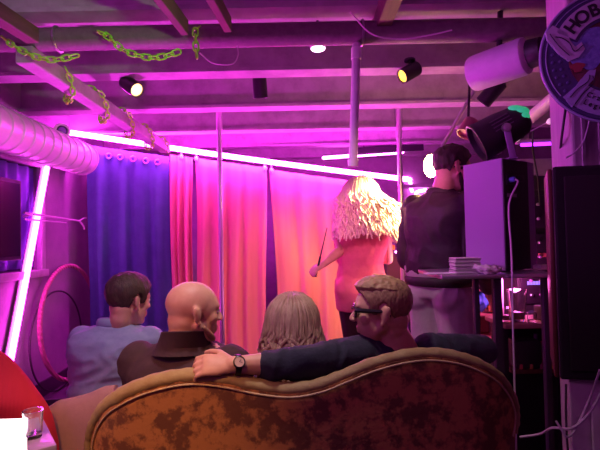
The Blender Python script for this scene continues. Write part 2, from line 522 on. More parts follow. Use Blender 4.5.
def chain_obj(path, label, link_len=.042, wd=.012, th=.0042, name='plastic_chain'):
    """links threaded along a path"""
    pts = [V(p) for p in path]
    dist = [0]
    for i in range(1, len(pts)):
        dist.append(dist[-1] + (pts[i] - pts[i - 1]).length)

    def at(s):
        s = max(0, min(dist[-1], s))
        for i in range(1, len(pts)):
            if s <= dist[i]:
                return pts[i - 1].lerp(pts[i], (s - dist[i - 1]) / max(1e-9, dist[i] - dist[i - 1]))
        return pts[-1]
    mb = MB()
    step = link_len * .76
    n = max(2, int(dist[-1] / step))
    for i in range(n):
        a, b = at(i * step - link_len * .05), at(i * step + link_len * .95)
        d = (b - a)
        if d.length < 1e-6:
            continue
        d.normalize()
        u = d.cross(V((0, 1, .3))).normalized()
        w = d.cross(u)
        s = u if i % 2 else (u * .45 + w * .9).normalized()
        cc = (a + b) / 2
        h = link_len / 2 - wd
        lp = []
        for k in range(16):
            t = 2 * pi * k / 16
            lp.append(cc + d * (h * (1 if cos(t) > 0 else -1) + wd * cos(t)) + s * wd * sin(t))
        mb.tube(lp, th, 6, closed=True)
    return tag(mb.build(name, 'chain'), label, 'chain', 'neon green plastic chains')


chain_obj(curve([W(2, 37, 2.11), W(14, 46, 2.1), W(33, 56, 2.1), W(52, 60, 2.1), W(66, 58, 2.1), W(79, 55, 2.11)], 30),
          'neon green chain sagging at the left end of the ceiling pipe', .046, .0125)
chain_obj(curve([W(98, 32, 2.10), W(108, 36, 2.09), W(120, 48, 2.09), W(136, 55, 2.09), W(155, 58, 2.09), W(172, 54, 2.10), W(184, 50, 2.1)], 30),
          'neon green chain swagged across the middle of the ceiling pipe, left of the upright one', .046, .0125)
chain_obj(curve([W(199, 27, 2.12), W(196, 26, 2.1), W(195, 36, 2.09), W(196, 48, 2.09), W(197, 58, 2.1)], 24),
          'short neon green chain hanging straight down over the ceiling pipe', .046, .0125)
hel = []
for k in range(120):
    t = k / 119
    y = lerp(2.42, 4.35, t)
    a = -t * 2 * pi * 4.2 + .6
    r = .062 / max(abs(cos(a)), abs(sin(a))) ** .6
    sag = -.035 * max(0, -sin(a))
    hel.append(V((bx + r * cos(a), y, bz + r * sin(a) + sag)))
chain_obj(hel, 'pale green chain wound round the square beam above the blue curtain', .05, .013, .0045)

# white duct along the left wall
dz = 2.13
dx = -2.08
dm = MB()
prof = []
yy = 1.3
cs = []
while yy < 4.34:
    cs.append((.148, yy)); cs.append((.148, yy + .10)); cs.append((.157, yy + .106)); cs.append((.157, yy + .120)); cs.append((.148, yy + .126))
    yy += .13
cs += [(.14, yy + .02), (.11, yy + .05)]
dm.lathe([(r, y) for r, y in cs], (dx, 0, dz), rot_to((0, 1, 0)), 28)
tag(dm.build('ventilation_duct', 'duct'), 'white spiral ventilation duct along the top of the left wall', 'duct')
# spotlight clipped to the duct end
p = W(62, 131, 4.0)
sp = thing('duct_spotlight', p, 'small round spotlight with pale rim fixed in front of the white duct', 'spotlight')
dd = V((.45, -.85, -.05)).normalized()
R = rot_to(dd)
MB().lathe([(.02, -.16), (.045, -.15), (.05, -.04), (.05, 0.02), (.044, .02), (.04, .0), (.0005, .0)], p, R, 20).build('lamp_body', 'blackmetal', sp)
MB().tube([p + dd * .02 + R @ V((cos(k / 24 * 2 * pi), sin(k / 24 * 2 * pi), 0)) * .055 for k in range(24)], .012, 8, closed=True).build('pale_rim', 'white', sp)
MB().ell(p + dd * .012, (.036, .036, .014), R).build('lamp_lens', M('purple lens', (.25, .12, .5), .15), sp)
MB().box(p - dd * .12 + V((-.02, .02, .02)), (.03, .12, .03), bevel=.004).build('mounting_arm', 'blackmetal', sp)

# ------------------------------------------------------------------ LED strips
A, B = W(70, 133, 4.48), W(409, 180, 5.05)
led = thing('light_strip', A, 'long glowing magenta light strip slung above the curtains', 'light strip')
pts = [A.lerp(B, k / 12) + V((0, -.03, -.018 * sin(pi * k / 12))) for k in range(13)]
MB().tube(pts, .026, 12, round_ends=True).build('glowing_strip', 'led', led)
MB().tube([q + V((0, .045, .012)) for q in pts], .006, 8).build('support_cable', 'cablew', led)
p0, p1 = V((XL + .06, 4.02, 1.99)), V((XL + .06, 3.5, .42))
led2 = thing('light_strip', p1, 'glowing pink light strip leaning upright on the left wall', 'light strip')
MB().tube([p0.lerp(p1, k / 10) for k in range(11)], .022, 10, round_ends=True).build('glowing_strip', 'ledside', led2)
MB().box((p0 + p1) / 2 + V((-.035, 0, 0)), (.012, .05, (p0 - p1).length + .02), R=rot_to(p0 - p1)).build('backing_rail', 'white', led2)
fix = thing('tube_light', W(365, 153, 5.4), 'dark batten lamp with a glowing tube behind the coral curtains', 'lamp')
a, b = W(322, 158, 5.4), W(404, 152, 5.4)
MB().tube([a.lerp(b, .02), a.lerp(b, .98)], .02, 10, round_ends=True).build('glowing_tube', 'tube', fix)
c0 = a.lerp(b, .72) + V((0, .0, .05))
MB().box(c0 + V((.1, 0, .0)), (.8, .09, .055), R=rot_to(b - a) @ Matrix.Rotation(pi / 2, 3, 'Y'), bevel=.006).build('lamp_housing', 'blackmetal', fix)
for k in (-.3, .34):
    MB().tube([c0 + V((.1 + k, 0, .02)), V((c0.x + .1 + k, c0.y, ZJ + .02))], .006, 8).build('hanger_rod', 'blackmetal', fix)
p = curve([W(407, 178, 6.31), W(410, 181, 6.31), W(411, 188, 6.31), W(412, 191, 6.31)], 10)
tag(MB().tube(p, .024, 10, round_ends=True).build('light_strip', 'tube'), 'short bent glowing strip just right of the right-hand pole, upper of two', 'light strip')
p = curve([W(426, 190, 6.31), W(417, 192, 6.31), W(416, 196, 6.31), W(419, 206, 6.31)], 12)
tag(MB().tube(p, .022, 10, round_ends=True).build('light_strip', 'tube'), 'short bent glowing strip by the right-hand pole, lower of two', 'light strip')
a, b = W(522, 145, 4.4), W(564, 143, 4.4)
vt = thing('tube_light', a.lerp(b, .5), 'violet glowing tube lamp above the equipment rack on the right', 'lamp')
MB().tube([a, b], .017, 10, round_ends=True).build('glowing_tube', 'violet', vt)
MB().box(a.lerp(b, .5) + V((0, .03, .03)), ((b - a).length + .08, .05, .04), bevel=.004).build('lamp_housing', 'joist', vt)
a, b = W(515, 158, 4.45), W(570, 156, 4.45)
struct(MB().box(a.lerp(b, .5) + V((.1, .0, -.1)), (1.0, .06, .16), bevel=.004).build('trim_31', 'joist', smooth=False))
struct(MB().box(V((2.2, 4.6, 1.0)), (.95, .06, 2.0)).build('wall_partition', 'darkwall', smooth=False))
# shelf ledge on the back wall
a = W(420, 186, 6.2)
struct(MB().box((a.x, 6.24, a.z), (.6, .2, .04), bevel=.004).build('trim_32', 'joist', smooth=False))

# ------------------------------------------------------------------ curtains


def curtain(name, x0, x1, mat, label, drop_px, folds, amp, seed, zb=0.03, squeeze=.0, group=None, bow=.0):
    """a pleated cloth hung under the strip between two places on it"""
    def rail(px):
        lo_, hi_ = -.2, 1.2
        for _ in range(40):
            t = (lo_ + hi_) / 2
            if to_px(A.lerp(B, t)) < px:
                lo_ = t
            else:
                hi_ = t
        return A.lerp(B, t)
    pa, pb = rail(x0), rail(x1)
    rnd = random.Random(seed)
    ph = [rnd.uniform(0, 6) for _ in range(6)]

    def f(u, v):
        top = pa.lerp(pb, u)
        zt = top.z - drop_px / 460 * top.y
        z = lerp(zt, zb, v)
        cx = u - .5
        uu = .5 + cx * (1 - squeeze * sin(min(1, v * 1.4) * pi / 2))
        q = pa.lerp(pb, uu)
        w = sin(u * folds * 2 * pi + ph[0] + .7 * sin(v * 2 + ph[1])) + .45 * sin(u * folds * 4.7 + ph[2] + v * 1.3) + .3 * sin(u * folds * 11 + ph[4])
        y = q.y + .06 + amp * w * (.45 + .75 * min(1, v * 2.0))
        return V((q.x + bow * v * v + .012 * sin(v * 5 + ph[3]), y, z))
    mb = MB()
    mb.grid(f, max(40, int(folds * 14)), 24)
    return f, mb, label, group, name, mat


f, mb, lb, g, nm, mm = curtain('curtain', 84, 168, 'blue', '', 9, 4.2, .026, 3, squeeze=.01)
ct = thing('curtain', f(.5, 1), 'dark blue eyelet curtain beside the left wall', 'curtain', 'stage curtains')
mb.build('cloth', 'blue', ct, solid=.004)
for k in range(6):
    u = .12 + .15 * k
    q = f(u, .035)
    MB().tube([q + V((cos(t * 2 * pi / 16) * .026, -.02, sin(t * 2 * pi / 16) * .026)) for t in range(16)], .008, 8, closed=True).build('eyelet', 'steel', ct)
for x0, x1, s, fo, lab, kw in (
        (168, 191, 11, 3.3, 'narrow gathered coral curtain next to the blue curtain', dict(squeeze=.05)),
        (193, 265, 12, 4.6, 'wide coral curtain behind the left-hand pole', dict(squeeze=.04)),
        (270, 372, 13, 5.2, 'coral curtain hanging behind the blonde dancer', dict(squeeze=.03, bow=.05))):
    f, mb, *_ = curtain('curtain', x0, x1, 'orange', '', 7 if s != 13 else 8, fo, .020, s, **kw)
    ct = thing('curtain', f(.5, 1), lab, 'curtain', 'stage curtains')
    mb.build('cloth', 'orange', ct, solid=.004)
    for u in ((.02, .98) if s != 11 else (.5,)):
        q = f(u, .0)
        k = MB().ell(q + V((0, -.02, -.01)), (.022, .014, .03))
        k.tube([q + V((0, -.02, .01)), q + V((.0, -.03, .05))], .005, 6)
        k.build('tie_knot', 'white', ct)

# ------------------------------------------------------------------ dance poles
for px, d, ptop, pbot, lab in ((222, 3.99, (219, 113), (224, 350), 'chrome dance pole in front of the wide coral curtain'),
                               (402, 4.5, (399, 132), (404, 330), 'chrome dance pole between the dancer and the man in black')):
    t = W(ptop[0], ptop[1], d)
    q = V((t.x, d, 0))
    r = .021 if px == 222 else .025
    pl = thing('dance_pole', q, lab, 'pole', 'chrome dance poles')
    MB().tube([V((t.x, d, .0)), V((t.x, d, 1.3)), V((t.x, d, ZJ + .25))], r, 18).build('pole_tube', 'chrome', pl)
    MB().lathe([(.11, 0), (.11, .012), (.05, .03), (r + .003, .045), (r + .003, .07)], q + V((0, 0, .001)), seg=24).build('base_flange', 'chrome', pl)
    MB().tube([V((t.x, d, ZJ - .12)), V((t.x, d, ZJ + .2))], r + .006, 18).build('top_sleeve', 'chrome', pl)


# ------------------------------------------------------------------ ceiling spots
def spot(p, d, L, r, lens, label, base_off=(0, 0, .12)):
    p = V(p)
    d = V(d).normalized()
    R = rot_to(d)
    s = thing('ceiling_spotlight', p, label, 'spotlight', 'can spotlights under the ceiling')
    MB().lathe([(r * .7, -L / 2), (r * .97, -L / 2 + .01), (r, -L * .3), (r, L / 2), (r * .88, L / 2), (r * .85, L / 2 - .025), (.001, L / 2 - .025)], p, R, 24).build('lamp_can', 'blackmetal', s)
    MB().lathe([(.001, L / 2 - .024), (r * .84, L / 2 - .024), (r * .80, L / 2 - .008), (.001, L / 2 - .002)], p, R, 24).build('lamp_lens', lens, s)
    up = V(base_off)
    MB().tube([p, p + up], .009, 8).build('hanger_stem', 'blackmetal', s)
    MB().lathe([(.035, 0), (.035, .012), (.02, .02)], p + up - V((0, 0, .01)), seg=16).build('ceiling_plate', 'blackmetal', s)
    return p, d


s1 = spot(W(131, 86, 3.0), V((.55, -.35, -.42)), .15, .05, 'lens', 'black can spotlight with lit warm lens near the square beam', (0, 0, .12))
s2 = spot(W(260, 87, 3.2), V((.03, .25, -1)), .15, .05, 'lensoff', 'black can spotlight pointing straight down, middle of the ceiling', (0, 0, .1))
s3 = spot(W(410, 72, 2.9), V((-.75, -.25, -.45)), .14, .047, 'lensy', 'black can spotlight with yellow lens right of the hanging pipe', (0, 0, .08))
s4 = spot(W(492, 92, 2.6), V((-.5, .3, -.6)), .15, .045, 'lensoff', 'dark unlit can spotlight under the big pale drum lamp', (0, 0, .16))
p = W(318, 48.5, 2.5)
p_dl = p
dl = thing('puck_downlight', p, 'small bright puck downlight showing just below the ceiling pipe', 'downlight')
MB().lathe([(.001, -.006), (.036, -.006), (.038, 0), (.001, 0)], p, seg=24).build('lit_disc', 'downlight', dl)
MB().lathe([(.001, .0), (.043, .0), (.043, .022), (.015, .03), (.001, .03)], p + V((0, 0, .0005)), seg=24).build('lamp_body', 'white', dl)
MB().tube([p + V((0, 0, .03)), V((p.x, p.y, ZC))], .007, 8).build('hanger_stem', 'blackmetal', dl)

# warm glaring lamp by the DJ
lp = W(431, 166, 2.95)
wl = thing('stage_lamp', lp, 'glaring warm lamp on a thin arm behind the head of the man in black', 'lamp')
MB().ell(lp, (.046, .046, .074)).build('lit_bulb', 'bulb', wl)  # bulb enlarged so its shape takes in the lamp's glow
arm0 = W(480, 80, 2.75)
MB().tube([arm0, lp + (arm0 - lp).normalized() * .06], .012, 10).build('lamp_arm', 'steel', wl)
aR = rot_to(lp - arm0)
MB().lathe([(.02, -.02), (.028, .0), (.028, .05), (.02, .055)], lp - (lp - arm0).normalized() * .085, aR, 16).build('lamp_socket', 'blackmetal', wl)
MB().lathe([(.04, 0), (.04, .02)], V((arm0.x, arm0.y, arm0.z - .0)), seg=16).build('arm_plate', 'blackmetal', wl)

# big pale drum lamp at upper right
a, b = W(474, 74, 2.3), W(528, 55, 2.1)
d = (a - b).normalized()
R = rot_to(d)
dr = thing('drum_lamp', (a + b) / 2, 'large pale drum-shaped lamp with a black rear cap by the round sign', 'lamp')
MB().lathe([(.06, -.02), (.085, 0), (.088, .02), (.088, .25), (.082, .262), (.001, .255)], b + d * .01, R, 28).build('drum_shell', M('pale drum paint', (.55, .42, .6), .6, spots=(30, (.48, .36, .54), .3, .7)), dr)
MB().lathe([(.03, -.07), (.06, -.065), (.066, -.01), (.06, 0)], b, R, 20).build('rear_cap', 'black', dr)
MB().tube([(a + b) / 2 + V((0, 0, .08)), (a + b) / 2 + V((.02, 0, .40))], .014, 8).build('hanger_bar', 'blackmetal', dr)

# ------------------------------------------------------------------ PEOPLE


def basis(fwd, up=(0, 0, 1)):
    f = V(fwd).normalized()
    u = V(up)
    x = f.cross(u).normalized()
    u = x.cross(f)
    return Matrix((x, f, u)).transposed()      # columns: right, forward, up


def head(mb, c, R, s=1.0, ears=True):
    c = V(c)

    def e(v, r, R2=None):
        mb.ell(c + R @ (V(v) * s), tuple(k * s for k in r), R @ R2 if R2 else R)

    def cp(a, b, ra, rb=None):
        mb.cap(c + R @ (V(a) * s), c + R @ (V(b) * s), ra * s, (rb or ra) * s)
    e((0, -.012, .036), (.076, .098, .080))
    e((0, .022, .02), (.068, .072, .075))
    e((0, .030, -.038), (.058, .058, .080))
    e((0, .064, -.096), (.022, .020, .019))
    e((0, -.040, -.030), (.060, .058, .056))
    e((0, -.040, -.062), (.054, .050, .045))
    for k in (-1, 1):
        cp((k * .052, -.004, -.045), (k * .020, .058, -.096), .019, .016)
        e((k * .040, .056, -.018), (.024, .024, .026))
        e((k * .010, .100, -.028), (.010, .011, .009))
        if ears:
            er = Matrix.Rotation(k * radians(24), 3, 'Z') @ Matrix.Rotation(radians(12), 3, 'X')
            e((k * .084, -.014, .000), (.0095, .019, .031), er)
            e((k * .090, -.022, .012), (.0085, .013, .020), er)
            e((k * .080, -.004, -.032), (.009, .009, .012))
    cp((-.038, .076, .026), (.038, .076, .026), .012)
    cp((0, .082, .014), (0, .106, -.024), .009, .012)
    cp((-.018, .084, -.056), (.018, .084, -.056), .008)
    cp((-.016, .082, -.068), (.016, .082, -.068), .009)
    cp((0, -.030, -.02), (0, -.036, -.066), .056, .052)


def eyes(parent, c, R, s=1.0):
    for k in (-1, 1):
        MB().ell(V(c) + R @ (V((k * .031, .077, .006)) * s), .0125 * s).build('eye', 'eye', parent)


def torso_rings(mb, pel, nek, lat, w=1.0, d=1.0, inf=0.0, front=None, t0=0.0):
    """closed trunk from the pelvis to the base of the neck"""
    lat = V(lat).normalized()
    ax = (nek - pel)
    dep = lat.cross(ax.normalized()).normalized()
    prof = [(-.10, .10, .07), (-.06, .155, .105), (0, .172, .118), (.16, .165, .112), (.34, .150, .102), (.52, .165, .112), (.70, .185, .118),
            (.82, .190, .108), (.90, .175, .088), (.96, .120, .066), (1.02, .068, .058)]
    rs = []
    for t, a, b in prof:
        if t < t0:
            continue
        c = pel + ax * t
        bow = sin(max(0, min(1, t)) * pi) * .018
        c = c + dep * bow * (1 if front is None else front)
        aa, bb = a * w + inf, b * d + inf
        rs.append([c + lat * (aa * (abs(cos(k / 24 * 2 * pi)) ** .85) * (1 if cos(k / 24 * 2 * pi) >= 0 else -1)) + dep * (bb * sin(k / 24 * 2 * pi)) for k in range(24)])
    mb.rings(rs)


def limb(mb, a, b, ra, rb, bulge=0.0, n=6):
    a, b = V(a), V(b)
    pts = [a.lerp(b, k / n) for k in range(n + 1)]
    rad = [lerp(ra, rb, k / n) + bulge * sin(pi * min(1, (k / n) * 1.35)) for k in range(n + 1)]
    mb.tube(pts, rad, 14, round_ends=True)


def hand(mb, wrist, fd, back, thumb, curl=25, s=1.0, spread=.0):
    """palm, four unequal bent fingers and a thumb leaving the side of the palm"""
    wrist, fd = V(wrist), V(fd).normalized()
    nb = V(back)
    nb = (nb - fd * nb.dot(fd)).normalized()
    th = V(thumb)
    th = (th - fd * th.dot(fd) - nb * th.dot(nb)).normalized()
    rs = []
    for t, hw, hd in ((-.01, .026, .020), (.015, .030, .019), (.045, .039, .017), (.075, .041, .0155), (.092, .038, .012)):
        cc = wrist + fd * t * s
        rs.append([cc + th * hw * s * cos(k / 14 * 2 * pi) + nb * hd * s * sin(k / 14 * 2 * pi) for k in range(14)])
    mb.rings(rs)
    for off, L, rr in ((.031, .070, .0088), (.0105, .079, .0092), (-.0105, .073, .0088), (-.031, .057, .0078)):
        p = wrist + fd * .085 * s + th * off * s
        dr_ = (fd + th * off * (3 + spread)).normalized()
        pts, rad = [p - fd * .02 * s], [rr * 1.05 * s]
        a = radians(curl * .55)
        q = p
        pts.append(q)
        rad.append(rr * 1.1 * s)
        for j, fr_ in enumerate((.45, .30, .25)):
            dd_ = dr_ * cos(a) - nb * sin(a)
            q = q + dd_ * L * fr_ * s
            pts.append(q)
            rad.append(rr * s * (0.97 - .09 * j))
            a += radians(curl)
        mb.tube(pts, rad, 10, round_ends=True)
    p = wrist + fd * .022 * s + th * .026 * s
    d1 = (fd * .62 + th * .72 - nb * .25).normalized()
    q1 = p + d1 * .040 * s
    d2 = (fd * .85 + th * .38 - nb * .40).normalized()
    q2 = q1 + d2 * .030 * s
    q3 = q2 + (d2 - nb * .3).normalized() * .024 * s
    mb.tube([p - d1 * .01 * s, q1, q2, q3], [.0145 * s, .0115 * s, .0105 * s, .0085 * s], 10, round_ends=True)


def foot(mb, ankle, fd, inf=0.0):
    fd = V(fd).normalized()
    a = V(ankle)
    h = a.z
    mb.tube([a + V((0, 0, -h + .04)) - fd * .04, V((a.x, a.y, .042)) + fd * .06, V((a.x, a.y, .03)) + fd * .15], [.038 + inf, .042 + inf, .028 + inf], 14, round_ends=True)


def short_hair(c, R, s, line, thick, mat, parent, name='hair', tex=(60, .004), top_bias=0.0):
    """hair mass over the skull; line(p) > 0 where hair grows (head-local coordinates)"""
    b = bmesh.new()
    bmesh.ops.create_icosphere(b, subdivisions=6, radius=1.0)
    for v in b.verts:
        p = V((v.co.x * .077, v.co.y * .099 - .012, v.co.z * .081 + .036))
        if p.y > .02:                                    # follow the fuller forehead
            p.y += .004
        k = line(p)
        k = max(0.0, min(1.0, .3 + k * 70))
        t = thick(p) if callable(thick) else thick
        nrm = V((v.co.x / .077, v.co.y / .099, v.co.z / .081)).normalized()
        g = noise.noise(V((p.x * tex[0], p.y * tex[0], p.z * tex[0] * .5)))
        p += nrm * (lerp(-.012, t + tex[1] * g, k))
        v.co = p
    b.transform(Matrix.Translation(V(c)) @ R.to_4x4() @ Matrix.Scale(s, 4))
    mb = MB()
    mb._merge(b)
    return mb.build(name, mat, parent, angle=180)


def hairline(p, sb=-.012, nape=-.052, fore=.074):
    pts = [(-.2, nape), (-.055, nape), (-.040, nape + .012), (-.030, .018), (-.012, .036), (.006, .026), (.014, sb), (.030, sb + .004), (.040, .030), (.062, .060), (.075, fore), (.2, fore)]
    y = p.y + .004 * noise.noise(p * 120)
    for (a_, b_), (c_, d_) in zip(pts, pts[1:]):
        if y <= c_:
            return p.z - lerp(b_, d_, (y - a_) / (c_ - a_))
    return p.z - fore


def seated_legs(mb, pel, lat, fwd, floor=0.0, knee_out=.12, thigh=.42, inf=0.0, r=(.082, .058, .055, .04)):
    out = []
    lat, fwd = V(lat).normalized(), V(fwd).normalized()
    for k in (-1, 1):
        hip = pel + lat * (k * .076) + V((0, 0, -.02))
        kn = hip + fwd * thigh + lat * (k * knee_out * .04) + V((0, 0, .03))
        an = V((kn.x, kn.y, .09)) + fwd * .05
        limb(mb, hip, kn, r[0] + inf, r[1] + inf)
        limb(mb, kn, an, r[2] + inf, r[3] + inf, .012)
        out.append((kn, an))
    return out


def person(mb, label, voxel=.006, smooth=4):
    o = mb.remesh('person', 'skin', None, voxel, smooth)
    return tag(o, label, 'person')


def glasses(parent, c, R, s, lens_mat, tall=.017, name='glasses'):
    c = V(c)

    def P(x, y, z):
        return c + R @ (V((x, y, z)) * s)
    f_ = MB()
    for k in (-1, 1):
        f_.tube([P(k * .034 + .028 * cos(t / 20 * 2 * pi), .099 - .012 * abs(cos(t / 20 * 2 * pi)) * (1 if cos(t / 20 * 2 * pi) * k > 0 else .3), .006 + tall * max(-.9, min(.9, 1.3 * sin(t / 20 * 2 * pi)))) for t in range(20)], .0032 * s, 6, closed=True)
        f_.tube([P(k * .062, .090, .014), P(k * .077, .05, .013), P(k * .083, -.005, .010), P(k * .080, -.032, -.006)], [.0085 * s, .008 * s, .006 * s, .004 * s], 8)
    f_.tube([P(-.007, .103, .010), P(0, .106, .012), P(.007, .103, .010)], .003 * s, 6)
    g_ = f_.build(name, 'frame', parent)
    for k in (-1, 1):
        poly = [(.027 * cos(t / 20 * 2 * pi), tall * max(-.9, min(.9, 1.3 * sin(t / 20 * 2 * pi)))) for t in range(20)]
        MB().prism([(x * s, y * s) for x, y in poly], .002 * s, P(k * .034, .094, .006), R @ V((1, -.12 * k, 0)), R @ V((0, 0, 1))).build('lens', lens_mat, g_)
    return g_


# ---- man in light blue shirt (left)
hc = W(130, 301, 2.24)
hR = basis(V((.60, .78, -.10)))
lat = V((1, -.12, 0)).normalized()
fw = V((.12, 1, 0))
nek = W(116, 326, 2.25)
pel = V((nek.x - .03, nek.y - .02, .56))
b = MB()
head(b, hc, hR, 1.0)
b.cap(hc + hR @ V((0, -.04, -.08)), nek + V((0, 0, -.03)), .052, .058)
torso_rings(b, pel, nek, lat, 1.0, 1.0)
kn = seated_legs(b, pel, lat, fw)
arms = []
for k in (-1, 1):
    sh = nek + lat * (k * .175) + V((0, .0, -.075))
    el = sh + lat * (k * .05) + V((0, .09, -.27))
    wr = el + V((-k * .10, .22, -.02))
    limb(b, sh, el, .048, .040, .004)
    limb(b, el, wr, .039, .027, .006)
    hand(b, wr, V((-k * .3, 1, -.1)), V((0, 0, 1)), V((-k, 0, 0)), 25)
    arms.append((sh, el, wr))
for _, an in kn:
    foot(b, an, fw)
P1 = person(b, 'man in light blue shirt with short brown hair, seated with back turned', .007)
eyes(P1, hc, hR)
short_hair(hc, hR, 1.0, hairline,
           lambda p: .012 + .012 * max(0, (p.z - .02) / .08), 'brownhair', P1)
b = MB()
torso_rings(b, pel, nek, lat, 1.05, 1.08, .018)
for sh, el, wr in arms:
    limb(b, sh + V((0, 0, .005)), el, .068, .058)
    limb(b, el, el.lerp(wr, .8), .055, .045)
shirt = b.remesh('shirt', 'denim', P1, .009, 6, (.007, 11, (.7, 1, 1.6)))
b = MB()
ring = []
up = (hc - nek).normalized()
for k in range(28):
    a = k / 28 * 2 * pi
    ring.append(nek + V((.074 * cos(a) , .068 * sin(a) , .012 - .016 * sin(a))))
b.tube(ring, .017, 10, closed=True, flat=1.6, nrm=(0, 0, 1))
b.build('collar', 'denim', shirt)
b = MB()
c = [nek + lat * x + V((0, -.118 - .012 * cos(x * 8), -.13 - .01 * cos(x * 9))) for x in [k / 12 * .30 - .15 for k in range(13)]]
b.tube(c, .0035, 6)
b.build('yoke_seam', 'denim', shirt)
b = MB()
seated_legs(b, pel, lat, fw, inf=.014)
b.ell(pel + V((0, .0, -.05)), (.18, .14, .085))
b.remesh('trousers', 'darktrouser', P1, .011, 4)
for _, an in kn:
    sm = MB()
    foot(sm, an, fw, .012)
    sm.build('shoe', 'shoe', P1)

# ---- bald man
hc = W(194, 312, 1.72)
hR = basis(V((.86, .50, -.06)))
lat = V((.97, -.22, 0)).normalized()
fw = V((.22, .97, 0))
nek = W(184, 346, 1.75)
pel = V((nek.x + .05, 1.81, .54))
b = MB()
head(b, hc, hR, .98)
b.cap(hc + hR @ V((0, -.04, -.08)), nek + V((0, 0, -.02)), .054, .058)
torso_rings(b, pel, nek, lat, 1.12, 1.05)
kn = seated_legs(b, pel, lat, fw)
arms = []
sh = nek + lat * -.19 + V((0, 0, -.08)); el = sh + V((.0, .13, -.24)); wr = el + V((.14, .20, .02))
arms.append((sh, el, wr)); hand(b, wr, V((.6, .8, 0)), V((0, 0, 1)), V((.8, -.6, .2)), 25)
sh2 = nek + lat * .19 + V((0, 0, -.08)); el2 = sh2 + V((-.02, .22, -.17))
wr2 = hc + hR @ V((.030, .135, -.225))
arms.append((sh2, el2, wr2)); hand(b, wr2, hR @ V((-.1, -.32, 1)), hR @ V((.3, 1, .3)), hR @ V((-1, 0, 0)), 38, .9)
for sh, el, wr in arms:
    limb(b, sh, el, .05, .042, .004)
    limb(b, el, wr, .04, .027, .006)
for _, an in kn:
    foot(b, an, fw)
P2 = person(b, 'bald man in dark maroon jacket resting his chin on his hand, seated on the sofa', .006)
eyes(P2, hc, hR, .98)
b = MB()
for k in (-1, 1):
    b.tube([hc + hR @ V((k * .066, .02, -.05)), hc + hR @ V((k * .045, .055, -.085)), hc + hR @ V((0, .075, -.100))], [.008, .012, .013], 10, round_ends=True)
b.build('beard_stubble', 'stubble', P2)
b = MB()
torso_rings(b, pel, nek, lat, 1.15, 1.16, .018)
for sh, el, wr in arms:
    limb(b, sh + V((0, 0, .012)), el, .078, .064)
    limb(b, el, el.lerp(wr, .74), .058, .043)
jk = b.remesh('jacket', 'maroon', P2, .009, 7, (.007, 8, (1, 1, 1.4)))
b = MB()
ring = [nek + V((.082 * cos(k / 28 * 2 * pi), .078 * sin(k / 28 * 2 * pi), .02 - .014 * sin(k / 28 * 2 * pi))) for k in range(28)]
rs = []
for zz, rr_ in ((-.04, .118), (.0, .102), (.05, .090), (.080, .085), (.082, .077), (.05, .079), (.0, .085), (-.04, .095)):
    rs.append([nek.lerp(hc + hR @ V((0, -.03, -.05)), max(0, zz) / .11) + V((0, 0, -max(0, zz) * .65)) + V((rr_ * cos(k / 28 * 2 * pi), (rr_ + .004) * sin(k / 28 * 2 * pi), zz - zz * .35 - .016 * sin(k / 28 * 2 * pi))) for k in range(28)])
b.rings(rs, closed=True)
b.build('collar', 'maroon', jk)
b = MB()
seated_legs(b, pel, lat, fw, inf=.014)
b.ell(pel + V((0, .0, -.03)), (.19, .13, .10))
b.remesh('trousers', 'darktrouser', P2, .011, 4)
for _, an in kn:
    sm = MB()
    foot(sm, an, fw, .012)
    sm.build('shoe', 'shoe', P2)


# ---- long hair
def locks(mb, c, R, n, length, wave, flare, rad, seed, face=70, wind=V((0, 0, 0)), s=1.0, lenvar=.2, shell=.0, freq=9.0):
    rnd = random.Random(seed)
    c = V(c)
    for i in range(n):
        az = radians(rnd.uniform(face, 360 - face))          # 0 = face, measured round the head
        lay = rnd.uniform(0, 1)
        el0 = radians(rnd.uniform(25, 88))
        dirh = V((sin(az), cos(az), 0))
        pts, rr = [], []
        Rr = V((.084, .106, .090)) * (1 + .14 * lay + shell)
        for k in range(5):
            e = lerp(el0, radians(-8), k / 4)
            g_ = flare * .30 * (k / 4) ** 1.6
            pts.append(V((dirh.x * (Rr.x * cos(e) + g_), dirh.y * (Rr.y * cos(e) + g_) - .012, .036 + Rr.z * sin(e))))
        L = length * rnd.uniform(1 - lenvar, 1)
        ph, am = rnd.uniform(0, 6.28), wave * rnd.uniform(.5, 1.3)
        base = pts[-1]
        tng = V((-dirh.y, dirh.x, 0))
        m_ = 11
        for k in range(1, m_ + 1):
            t = k / m_
            q = base + V((0, 0, -L * t)) + dirh * (flare * .75 * t * (1.3 - .3 * t)) + tng * (am * sin(ph + t * freq) * min(1, t * 2)) + dirh * (am * .7 * cos(ph * 1.7 + t * freq * .9) * min(1, t * 2))
            pts.append(q)
        wp = [c + R @ (q * s) for q in pts]
        for j, q in enumerate(wp):
            t = max(0, (j - 4) / m_)
            wp[j] = q + wind * (t ** 1.4) * (.6 + .8 * lay)
        nn = len(wp)
        rr = [rad * (.5 + .5 * min(1, j / 3)) * (1 - .75 * max(0, (j / nn - .55) / .45) ** 1.5) * s for j in range(nn)]
        mb.tube(wp, rr, 6, cap=True, flat=1.5)


